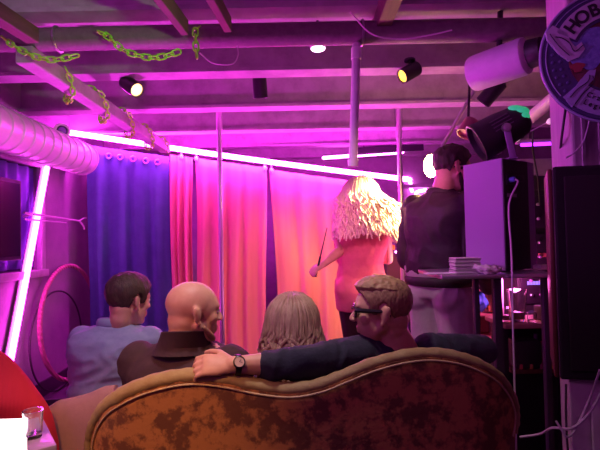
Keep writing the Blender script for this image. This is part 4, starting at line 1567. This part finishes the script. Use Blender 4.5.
# second dim lamp behind
q = W(468, 128, 2.75)
s5 = thing('small_lamp', q, 'small reddish lamp hanging behind the black stage lamp', 'lamp')
MB().lathe([(.03, -.06), (.045, -.05), (.05, .05), (.044, .05), (.04, .03), (.001, .03)], q, rot_to(V((-.5, -.2, -.8))), 20).build('lamp_can', M('copper lamp paint', (.35, .10, .16), .4), s5)
MB().tube([q, q + V((.03, .03, .30))], .008, 8).build('hanger_stem', 'blackmetal', s5)

# string of bulbs and its wire
wire = curve([W(500, 152, 2.5), W(515, 138, 2.45), W(533, 130, 2.42), W(551, 119, 2.4), W(566, 100, 2.35)], 30)
tag(MB().tube(wire, .003, 6).build('string_wire', 'cablew'), 'thin wire carrying frosted bulbs right of the stage lamp', 'cable')
for (px, py, d), lab in (((516, 139, 2.44), 'frosted bulb on the wire, the one nearest the stage lamp'), ((551, 121, 2.39), 'frosted bulb on the wire, the one nearest the post')):
    q = W(px, py, d)
    bl = thing('string_bulb', q, lab, 'bulb', 'frosted string bulbs')
    MB().ell(q, (.024, .018, .017), Matrix.Rotation(-.4, 3, 'Y')).build('bulb_glass', 'stringbulb', bl)
    MB().tube([q + V((.018, 0, .008)), q + V((.038, 0, .017))], .010, 10).build('bulb_cap', 'blackmetal', bl)
# diagonal pale pipe to the post
a, b = W(500, 143, 3.0), W(566, 88, 2.3)
tag(MB().tube([a, a.lerp(b, .5), b], .035, 14).build('slanted_pipe', 'wpipe'), 'pale slanted pipe rising to the post behind the bulbs', 'pipe')
for k, (pp, lab) in enumerate((
    ([W(567, 100, 1.72), W(562, 135, 1.72), W(560, 160, 1.86), W(561, 190, 1.88)], 'black cable hanging down the left side of the post'),
    ([W(533, 130, 2.44), W(533, 150, 2.46), W(538, 180, 2.48), W(540, 205, 2.48)], 'dark cable dangling beside the loudspeaker'),
    ([W(590, 118, 1.69), W(584, 140, 1.69), W(575, 152, 1.69), W(566, 158, 1.69)], 'thin pinkish wire looping across the post'))):
    tag(MB().tube(curve(pp, 24), .005 if k < 2 else .003, 6).build('hanging_cable', 'cableb' if k < 2 else 'cablew'), lab, 'cable')

# stack of cards
q = W(465, 270, 2.06)
stk = MB()
for k in range(9):
    stk.box(V((q.x + random.uniform(-.003, .003), q.y + random.uniform(-.003, .003), TZ + .0045 + k * .0078)), (.112, .09, .0066), Matrix.Rotation(radians(random.uniform(-4, 4)), 3, 'Z'), bevel=.0015)
tag(stk.build('coaster_stack', 'paperedge', smooth=False), 'stack of pale coasters on the left end of the tall table', 'coasters')
q = W(488, 268, 2.0)
nb_ = MB()
b = bmesh.new()
bmesh.ops.create_icosphere(b, subdivisions=4, radius=1)
for v in b.verts:
    n_ = noise.noise(v.co * 2.1) * .6 + noise.noise(v.co * 5) * .35
    v.co = V((v.co.x * .055 * (1 + n_ * .5), v.co.y * .032 * (1 + n_ * .5), v.co.z * .018 * (1 + n_)))
    v.co.z += .018 + .012 * max(0, -v.co.x / .05)
b.transform(Matrix.Translation(V((q.x, q.y, TZ + .0))))
nb_._merge(b)
tag(nb_.build('crumpled_napkin', 'paper', angle=180), 'crumpled paper napkin beside the coasters on the tall table', 'napkin')
q = W(440, 269, 1.99)
tag(MB().box(V((q.x + .02, q.y + .06, TZ + .003)), (.14, .06, .005), Matrix.Rotation(.05, 3, 'Z'), bevel=.001).build('paper_slip', 'white', smooth=False), 'flat white slip overhanging the left end of the tall table', 'paper')
q = W(545, 265, 2.18)
tag(MB().box(V((q.x, q.y, TZ + .012)), (.09, .06, .022), Matrix.Rotation(.2, 3, 'Z'), bevel=.006).build('folded_cloth', 'paper'), 'small pale folded cloth at the right end of the tall table', 'cloth')

# equipment rack behind the loudspeaker
a = W(538, 250, 2.98)
rk = thing('equipment_rack', (a.x + .06, 3.05, 0), 'black equipment rack with knobs behind the loudspeaker', 'rack')
MB().box((a.x + .06, 3.10, .80), (.46, .36, 1.6), bevel=.01).build('rack_case', 'black', rk)
ft = 3.10 - .18
for iz, zc in enumerate((1.46, 1.22, .98)):
    fp = MB().box((a.x + .06, ft - .006, zc), (.42, .012, .20), bevel=.003).build('front_unit', 'blackmetal', rk)
    for k in range(6):
        for r in range(2):
            q = V((a.x - .09 + k * .06, ft - .012, zc + .045 - r * .09))
            MB().lathe([(.010, 0), (.010, .012), (.006, .016)], q, rot_to((0, -1, 0)), 12).build('knob', 'steel' if (k + r) % 2 else 'speakergrey', fp)
q = W(541, 255, ft)
MB().box((q.x, ft - .014, q.z), (.05, .004, .025)).build('warning_label', M('red label', (.55, .16, .14), .5), rk)
q = W(536, 283, ft - .02)
dsp = MB()
for k in range(6):
    dsp.box((q.x - .045 + k * .018, ft - .016, q.z), (.014, .004, .022))
dsp.build('blue_display', 'bluelcd', rk)

# shelf unit with prints
a, b = W(470, 270, 2.95), W(500, 345, 2.95)
sx0, sx1 = a.x, b.x
sh = thing('shelf_unit', ((sx0 + sx1) / 2, 3.0, 0), 'narrow shelf unit seen between the legs of the tall table', 'shelf')
MB().box((sx0, 3.0, .65), (.018, .22, 1.3), bevel=.003).build('pale_upright', 'white', sh)
MB().box((sx1, 3.0, .65), (.018, .22, 1.3), bevel=.003).build('pale_upright', 'white', sh)
MB().box(((sx0 + sx1) / 2, 3.10, .65), (sx1 - sx0, .015, 1.3)).build('back_board', 'kraft', sh)
zs = [W(480, y, 2.95).z for y in (272, 289, 314, 338)]
for z_ in zs:
    MB().box(((sx0 + sx1) / 2, 3.0, z_), (sx1 - sx0 - .018, .2, .012)).build('shelf_board', 'kraft', sh)


def blob(p, sz, mat_, label, seed):
    b = bmesh.new()
    bmesh.ops.create_icosphere(b, subdivisions=4, radius=1)
    for v in b.verts:
        n_ = noise.noise(v.co * 1.8 + V((seed, 0, 0)))
        v.co = V((v.co.x * sz[0], v.co.y * sz[1], v.co.z * sz[2])) * (1 + .35 * n_)
    mn = min(v.co.z for v in b.verts)
    b.transform(Matrix.Translation(V(p) + V((0, 0, -mn))))
    mb_ = MB()
    mb_._merge(b)
    return tag(mb_.build('soft_bag', mat_), label, 'bag', 'bags on the narrow shelf')


xm = (sx0 + sx1) / 2
blob((xm + .01, 2.97, zs[1] + .007), (.062, .05, .042), 'toyorange', 'crumpled orange bag on the upper board of the narrow shelf', 1)
blob((xm - .02, 2.97, zs[2] + .007), (.04, .045, .06), 'toyblue', 'crumpled blue bag on the lower board of the narrow shelf', 2.3)
blob((xm + .040, 2.93, zs[2] + .009), (.024, .028, .030), 'toyorange', 'small orange bag beside the blue one on the narrow shelf', 4)

# low counter with glasses
LZ = .865
a, b = W(502, 330, 2.45), W(566, 330, 2.45)
lo = thing('low_counter', ((a.x + b.x) / 2, 2.5, 0), 'low dark counter with drinking glasses beneath the tall table', 'counter')
MB().box(((a.x + b.x) / 2, 2.47, LZ - .012), (b.x - a.x + .06, .26, .024), bevel=.004).build('counter_top', 'kraft', lo)
MB().box(((a.x + b.x) / 2 , 2.575, (LZ - .024) / 2), (b.x - a.x, .03, LZ - .024)).build('rear_panel', 'black', lo)
for px in (506, 562):
    q = W(px, 400, 2.40)
    MB().box((q.x, 2.40, (LZ - .024) / 2), (.03, .03, LZ - .024)).build('leg', 'blackmetal', lo)
MB().box(((a.x + b.x) / 2, 2.46, .62), (b.x - a.x - .02, .20, .02)).build('lower_board', 'redwood', lo)
q = W(518, 328, 2.42)
tumbler(V((q.x, q.y, LZ)), .165, .036, .050, 'tall flared clear glass on the low counter', .3, 'glasses on the low counter')
q = W(506, 329, 2.40)
tumbler(V((q.x - .005, q.y, LZ)), .075, .026, .030, 'short clear glass left of the tall one on the low counter', .5, 'glasses on the low counter')
q = W(528, 330, 2.38)
tumbler(V((q.x + .022, q.y, LZ)), .055, .022, .025, 'tiny clear glass right of the tall one on the low counter', None, 'glasses on the low counter')
q = W(550, 330, 2.42)
bxo = thing('device_box', V((q.x, q.y, LZ)), 'black device box on the right of the low counter', 'box')
MB().box(V((q.x + .005, q.y, LZ + .038)), (.115, .12, .074), bevel=.004).build('box_case', 'black', bxo)
MB().box(V((q.x + .005, q.y - .0605, LZ + .038)), (.095, .004, .05)).build('front_grille', 'tolex', bxo)
tag(MB().box(V((q.x + .012, q.y - .01, LZ + .075 + .028)), (.085, .07, .055), Matrix.Rotation(.1, 3, 'Z'), bevel=.003).build('card_box', 'hotpink'), 'bright pink and lilac carton on top of the black device box', 'box')
q = W(549, 352, 2.44)
tag(MB().box(V((q.x, q.y, .633 + .06)), (.07, .05, .12), Matrix.Rotation(.25, 3, 'Z'), bevel=.006).build('carton', 'hotpink'), 'pink carton on the board beneath the low counter', 'box')
q = W(536, 350, 2.50)
tag(MB().lathe([(.001, 0), (.026, 0), (.028, .01), (.028, .09), (.010, .12), (.010, .15), (.001, .15)], V((q.x, q.y, .632)), seg=18).build('bottle', M('violet bottle glass', (.25, .06, .4), .15)), 'small violet bottle beside the pink carton beneath the counter', 'bottle')
q = W(523, 342, 2.42)
tag(MB().box(V((q.x, q.y, .633 + .07)), (.13, .12, .14), bevel=.006).build('amplifier', 'black'), 'black amplifier on the board beneath the low counter', 'amplifier')
for k in range(5):
    q = V((1.11 + k * .052, 2.37, .632))
    tag(MB().lathe([(.001, 0), (.012, 0), (.013, .006), (.013, .022), (.009, .028), (.001, .028)], q, seg=14).build('jar', M('jar paint %d' % k, ((.6, .1, .1), (.7, .3, .1), (.5, .05, .2), (.6, .4, .1), (.4, .05, .05))[k], .3)),
        ('tiny red pot at the left end of the row under the counter', 'tiny orange pot second in the row under the counter', 'tiny crimson pot in the middle of the row under the counter', 'tiny yellow pot fourth in the row under the counter', 'tiny dark red pot at the right end of the row under the counter')[k], 'pot', 'tiny pots under the counter')

# screen on stand behind the dancer's pole
a, b = W(384, 250, 4.9), W(440, 322, 4.9)
mo = thing('stand_monitor', ((a.x + b.x) / 2, 4.95, 0), 'dark monitor on a stand behind the right-hand pole', 'monitor')
MB().box(((a.x + b.x) / 2, 4.95, (a.z + b.z) / 2), (b.x - a.x, .05, a.z - b.z), bevel=.008).build('monitor_case', M('brown black case', (.10, .04, .06), .5), mo)
MB().box(((a.x + b.x) / 2, 4.92, (a.z + b.z) / 2), (b.x - a.x - .06, .008, a.z - b.z - .06)).build('monitor_screen', M('dull screen', (.16, .07, .09), .3), mo)
MB().tube([V(((a.x + b.x) / 2, 4.97, .02)), V(((a.x + b.x) / 2, 4.97, b.z + .1))], .025, 12).build('stand_post', 'blackmetal', mo)
MB().box(((a.x + b.x) / 2, 4.95, .015), (.45, .3, .03), bevel=.005).build('stand_foot', 'blackmetal', mo)
q0, q1 = W(396, 252, 4.88), W(424, 252, 4.88)
lt = thing('small_tube_lamp', q0.lerp(q1, .5), 'small glowing white tube on top of the dark monitor', 'lamp')
MB().tube([q0, q1], .013, 10, round_ends=True).build('glowing_tube', 'tube', lt)
MB().box(q0.lerp(q1, .5) + V((0, .02, -.02)), ((q1 - q0).length, .02, .02)).build('lamp_bracket', 'blackmetal', lt)
q = W(394, 249, 4.9)
tag(MB().lathe([(.001, 0), (.02, 0), (.024, .02), (.018, .05), (.001, .05)], V((q.x, 4.95, a.z + .001)), seg=14).build('tea_light', 'toyorange'), 'little orange cup on top of the dark monitor', 'cup')
# low bench behind
q = W(395, 290, 5.6)

# large black cabinet at right edge, on a pale cabinet
a = W(553, 167, 1.52)
bz_ = W(570, 381, 1.50).z
xl = W(557, 300, 1.50).x
bc = thing('large_loudspeaker', (xl + .25, 1.65, bz_), 'big black loudspeaker with red-brown edge on the pale cabinet at right', 'loudspeaker')
xb = W(552, 300, 1.80).x
poly = [V((xl, 1.50)), V((xl + .55, 1.42)), V((xl + .60, 1.80)), V((xb, 1.80))]
zt2 = W(570, 166, 1.50).z
prism_xy(poly, bz_ + .003, zt2, .01).build('cabinet_shell', 'tolex', bc, smooth=False)
e0 = W(550, 170, 1.51)
sd = V((xb - xl, .30, 0)).normalized()
MB().box(V(((xl + xb) / 2 - .008, 1.65, (bz_ + zt2) / 2)), (.014, .28, zt2 - bz_ - .01), Matrix((V((sd.y, -sd.x, 0)), sd, V((0, 0, 1)))).transposed(), bevel=.004).build('wooden_side', 'redwood', bc)
dn = V((.55, -.08, 0)).normalized()
ng = V((dn.y, -dn.x, 0))
MB().box(V((xl + .275, 1.46, (bz_ + zt2) / 2)) + ng * .004, (.49, .012, zt2 - bz_ - .07), Matrix((dn, -ng, V((0, 0, 1)))).transposed(), bevel=.004).build('grille_cloth', M('speaker cloth', (.022, .012, .015), .9, bump=(500, .6, .003)), bc)
pcab = thing('pale_cabinet', (xl + .3, 1.66, 0), 'pale lilac cabinet under the big black loudspeaker at right', 'cabinet')
x0 = W(574, 420, 1.5).x
xq = W(573, 420, 1.82).x
prism_xy([V((x0, 1.52)), V((x0 + .5, 1.50)), V((x0 + .55, 1.82)), V((xq, 1.82))], .002, bz_ - .001).build('cabinet_body', 'cabinet', pcab, smooth=False)
MB().box((x0 + .27, 1.505, bz_ / 2 + .02), (.42, .012, bz_ - .12), bevel=.004).build('cabinet_door', 'cabinet', pcab)

# cables, lower right
for pp, r_, m_, lab in (
    ([W(605, 385, 1.48), W(590, 412, 1.47), W(572, 428, 1.47), W(552, 428, 1.6), W(540, 434, 1.7), W(520, 437, 1.75)], .0045, 'cablew', 'pale cable drooping from the pale cabinet toward the sofa'),
    ([W(556, 421, 1.45), W(563, 432, 1.44), W(567, 437, 1.44), W(575, 430, 1.465), W(590, 398, 1.465), W(600, 370, 1.40)], .0035, 'cablew', 'second thin pale cable looping in front of the pale cabinet'),
    ([W(566, 384, 1.60), W(566, 410, 1.58), W(567, 440, 1.56), W(570, 470, 1.54)], .004, 'cableb', 'dark cable hanging beside the left edge of the pale cabinet')):
    tag(MB().tube(curve(pp, 40), r_, 6).build('loose_cable', m_), lab, 'cable')

# ------------------------------------------------------------------ round pub sign, top right
sc0 = W(612, 56, 1.50)
sn = V((-.18, -.98, .02)).normalized()
sx = V((0, 0, 1)).cross(-sn).normalized()
sx = -sx if sx.x < 0 else sx
roll_ = radians(3)
sy = (-sn).cross(sx) * -1
sy = sy if sy.z > 0 else -sy
u_ = sx * cos(roll_) + sy * sin(roll_)
v_ = sy * cos(roll_) - sx * sin(roll_)
sg = thing('pub_sign', sc0, 'round painted pub sign with pale banners in the upper right corner', 'sign')
SR = .205


def S(x, y, n=0.0):
    return sc0 + u_ * (x * SR) + v_ * (y * SR) + sn * n


def circ(r, n=64, e=1.0):
    return [(r * SR * cos(2 * pi * k / n), r * SR * e * sin(2 * pi * k / n)) for k in range(n)]


def plate(poly, n0, th, mat_, name, par=sg, scale=True):
    if scale:
        poly = [(x * SR, y * SR) for x, y in poly]
    return MB().prism(poly, th, sc0 + sn * n0, u_, v_, 0).build(name, mat_, par, smooth=False)


plate(circ(1.08, 72), 0, .016, 'navyink', 'sign_board', scale=False)
MB().tube([S(1.08 * cos(2 * pi * k / 72), 1.08 * sin(2 * pi * k / 72), .006) for k in range(72)], .0045, 8, closed=True).build('rim', 'lilac', sg)
MB().tube([S(1.0 * cos(2 * pi * k / 72), 1.0 * sin(2 * pi * k / 72), .009) for k in range(72)], .0018, 6, closed=True).build('rim_line', 'lilac', sg)
std = MB()
for ring, n_ in ((.90, 44), (.79, 40)):
    for k in range(n_):
        a_ = 2 * pi * k / n_
        std.ell(S(ring * cos(a_), ring * sin(a_), .009), (.006, .006, .002), rot_to(sn), 10, 6)
std.build('studded_border', M('border stud', (.10, .09, .24), .4), sg)
plate(circ(.66, 60), .009, .004, 'signred', 'centre_field', scale=False)
bl_ = []
for k in range(40):
    a_ = 2 * pi * k / 40
    r_ = .36 * (1 + .10 * sin(3 * a_ + 1) + .07 * sin(7 * a_))
    bl_.append((-.33 + r_ * cos(a_), .18 + r_ * .95 * sin(a_)))
plate(bl_, .012, .004, 'signblue', 'blue_patch')
bl_ = [(-.55 + .10 * cos(a) * (1 + .3 * sin(3 * a)), -.14 + .08 * sin(a)) for a in [2 * pi * k / 24 for k in range(24)]]
plate(bl_, .015, .003, M('sign red', (.32, .05, .06), .45), 'red_patch')


def arc_band(r0, r1, a0, a1, n=40, ripple=0.0):
    o_ = []
    for k in range(n + 1):
        a_ = radians(lerp(a0, a1, k / n))
        o_.append((r1 * cos(a_), r1 * sin(a_)))
    for k in range(n + 1):
        a_ = radians(lerp(a1, a0, k / n))
        o_.append((r0 * cos(a_), r0 * sin(a_)))
    return o_


plate(arc_band(.58, .98, 152, -10), .010, .012, 'navyink', 'upper_banner_edge')
plate(arc_band(.63, .93, 150, -8), .015, .008, 'signpale', 'upper_banner')
for k in (-1, 1):
    pol = [(k * x_, y_) for x_, y_ in ((-.86, .60), (-.97, .50), (-.96, .38), (-.80, .12), (-.66, -.02), (-.52, .02), (-.42, .14), (-.46, .26), (-.56, .20), (-.62, .30), (-.66, .44))]
    plate(pol if k > 0 else pol[::-1], .013, .012, 'signpale', 'banner_curl')
ln = MB()
for k in (-1, 1):
    ln.tube(curve([S(k * -.84, .40, .022), S(k * -.74, .36, .022), S(k * -.64, .26, .022), S(k * -.58, .12, .022), S(k * -.45, .20, .022)], 16), .0016, 6)
    ln.tube(curve([S(k * -.92, .46, .022), S(k * -.80, .24, .022), S(k * -.66, .06, .022)], 12), .0014, 6)
ln.build('banner_lines', 'ink', sg)
plate(arc_band(.58, 1.06, 214, 326), .010, .012, 'navyink', 'lower_banner_edge')
plate(arc_band(.63, 1.01, 216, 324), .015, .008, 'lilac', 'lower_banner')
for k in (-1, 1):
    pol = [(k * -.78, -.66), (k * -.56, -.38), (k * -.40, -.22), (k * -.30, -.22), (k * -.34, -.36), (k * -.44, -.46), (k * -.58, -.62), (k * -.70, -.78)]
    plate(pol if k > 0 else pol[::-1], .017, .010, 'lilac', 'scroll_end')
ln = MB()
for k in (-1, 1):
    ln.tube(curve([S(k * -.72, -.62, .024), S(k * -.60, -.50, .024), S(k * -.44, -.40, .024), S(k * -.40, -.30, .024)], 12), .0014, 6)
    ln.tube(curve([S(k * -.66, -.74, .024), S(k * -.52, -.58, .024), S(k * -.36, -.44, .024), S(k * -.36, -.32, .024)], 12), .0014, 6)
ln.build('scroll_lines', 'ink', sg)


def letter(ch, x, y, ang, size, name, depth=.0022):
    cu = bpy.data.curves.new('t', 'FONT')
    cu.body = ch
    cu.size = size * SR
    cu.align_x = 'CENTER'
    cu.align_y = 'CENTER'
    cu.extrude = depth / 2
    if size > .2:
        cu.offset = .0016
    t = bpy.data.objects.new('t', cu)
    COL.objects.link(t)
    bpy.context.view_layer.update()
    dg = bpy.context.evaluated_depsgraph_get()
    me = bpy.data.meshes.new_from_object(t.evaluated_get(dg))
    bpy.data.objects.remove(t)
    a_ = radians(ang)
    uu_ = u_ * cos(a_) + v_ * sin(a_)
    vv_ = v_ * cos(a_) - u_ * sin(a_)
    M4 = Matrix((uu_, vv_, sn)).transposed().to_4x4()
    if M4.determinant() < 0:
        M4 = Matrix((uu_, vv_, -sn)).transposed().to_4x4()
    M4.translation = S(x, y, .0205)
    me.transform(M4)
    b_ = MB()
    b_.bm.from_mesh(me)
    bpy.data.meshes.remove(me)
    return b_


lt_ = MB()
word = 'HOBGOBLIN'
for i, ch in enumerate(word):
    a_ = 137 - i * 15.0
    b_ = letter(ch, .775 * cos(radians(a_)), .775 * sin(radians(a_)), a_ - 90, .28, 'l')
    me = bpy.data.meshes.new('x'); b_.bm.to_mesh(me); b_.bm.free(); lt_.bm.from_mesh(me); bpy.data.meshes.remove(me)
lt_.build('banner_lettering', 'ink', sg, smooth=False)
lt_ = MB()
for word, rr_, a0, st in (('Crafted', .75, 235, 5.6), ('Legendary', .88, 235.5, 5.2)):
    for i, ch in enumerate(word):
        a_ = a0 + i * st
        b_ = letter(ch, rr_ * cos(radians(a_)), rr_ * sin(radians(a_)), a_ + 90, .115, 'l')
        me = bpy.data.meshes.new('x'); b_.bm.to_mesh(me); b_.bm.free(); lt_.bm.from_mesh(me); bpy.data.meshes.remove(me)
lt_.build('scroll_lettering', 'ink', sg, smooth=False)
MB().box(S(0, 1.0, -.03), (.03, .08, .03)).build('hanging_bracket', 'blackmetal', sg)
MB().tube([S(0, 1.05, -.02), V((S(0, 1.05, -.02).x, S(0, 1.05, -.02).y, ZC))], .006, 8).build('hanging_rod', 'blackmetal', sg)


# ------------------------------------------------------------------ light
def spotlight(name, loc, target, col, power, size, blend=.5, rad=.05):
    l = bpy.data.lights.new(name, 'SPOT')
    l.color = col
    l.energy = power
    l.spot_size = radians(size)
    l.spot_blend = blend
    l.shadow_soft_size = rad
    o = bpy.data.objects.new(name, l)
    COL.objects.link(o)
    o.location = V(loc)
    o.rotation_euler = (V(target) - V(loc)).to_track_quat('-Z', 'Y').to_euler()
    return o


def point(name, loc, col, power, rad=.05):
    l = bpy.data.lights.new(name, 'POINT')
    l.color = col
    l.energy = power
    l.shadow_soft_size = rad
    o = bpy.data.objects.new(name, l)
    COL.objects.link(o)
    o.location = V(loc)
    return o


def area(name, loc, target, col, power, sx_, sy_):
    l = bpy.data.lights.new(name, 'AREA')
    l.shape = 'RECTANGLE'
    l.size, l.size_y = sx_, sy_
    l.color = col
    l.energy = power
    o = bpy.data.objects.new(name, l)
    COL.objects.link(o)
    o.location = V(loc)
    o.rotation_euler = (V(target) - V(loc)).to_track_quat('-Z', 'Y').to_euler()
    return o


# lamps of the place, plus added unseen fills
spotlight('stage wash lamp', (1.5, 2.55, 2.35), (0.1, 4.9, .5), (1, .36, .20), 260, 52, .8, .06)
spotlight('glare lamp beam', lp + V((-.05, -.0, 0)), W(365, 235, 3.3), (1, .66, .25), 230, 85, .8, .05)
spotlight('added dancer key', (.7, .2, 2.5), (.44, 3.3, 1.25), (1, .30, .48), 230, 16, .6, .04)  # added key light to brighten the dancer, no fixture
spotlight('house lamp over the sofa', (-.85, .25, 2.5), (-.60, 1.45, .72), (1, .46, .12), 115, 34, .9, .05)
spotlight('warm can beam', s1[0] + s1[1] * .09, s1[0] + s1[1], (1, .6, .25), 8, 80, .6, .03)
spotlight('yellow can beam', s3[0] + s3[1] * .09, s3[0] + s3[1], (1, .65, .12), 8, 80, .6, .03)
spotlight('seat lamp', (-.15, 1.44, 2.36), (-.25, 1.95, .9), (1, .78, .80), 50, 95, .9, .08)
spotlight('green stage beam', (.5, .3, 1.7), W(90, 48, 2.15), (.42, 1, .22), 70, 24, .8, .04)
spotlight('added violet fill', (-1.9, 1.3, 2.1), (1.05, 2.0, 1.6), (.72, .13, 1), 130, 32, .7, .05)  # unseen violet light added for the speaker, sign and post
spotlight('added near ceiling fill', (-.6, .1, 1.6), (-.5, 2.2, 2.5), MAG, 18, 110, .9, .2)  # unseen upward light added to brighten the near ceiling
spotlight('added left ceiling fill', (-1.3, 3.0, .35), (-.6, 2.9, 2.6), MAG, 280, 105, .9, .1)  # added from below to brighten the joist undersides on the left
spotlight('added right ceiling fill', (1.75, 3.3, .3), (.4, 3.0, 2.6), (1, .22, .65), 290, 120, .9, .1)  # added from below to brighten the right half of the ceiling
point('added counter fill', (1.28, 2.78, 1.02), (1, .12, .6), 7, .05)  # pink point light added to brighten the counter area
area('purple fill behind', (.6, -.5, 2.45), (.2, 3, 1.6), (.85, .14, .80), 3, 2.6, .5)  # ambient fill standing in for the unseen bar's purple light
area('purple fill left', (-1.9, .4, 2.2), (-.6, 2.2, .9), (.8, .16, 1), 6, .8, .4)  # unseen purple area fill from the left, no fixture

wd_ = bpy.data.worlds.new('dim club')
SC.world = wd_
wd_.use_nodes = True
bg = wd_.node_tree.nodes['Background']
bg.inputs[0].default_value = (.30, .05, .34, 1)
bg.inputs[1].default_value = .10

SC.view_settings.view_transform = 'Standard'
SC.view_settings.look = 'None'
SC.view_settings.exposure = 0.0
SC.view_settings.gamma = 1.0
SC.view_settings.use_curve_mapping = False
SC.cycles.use_denoising = True
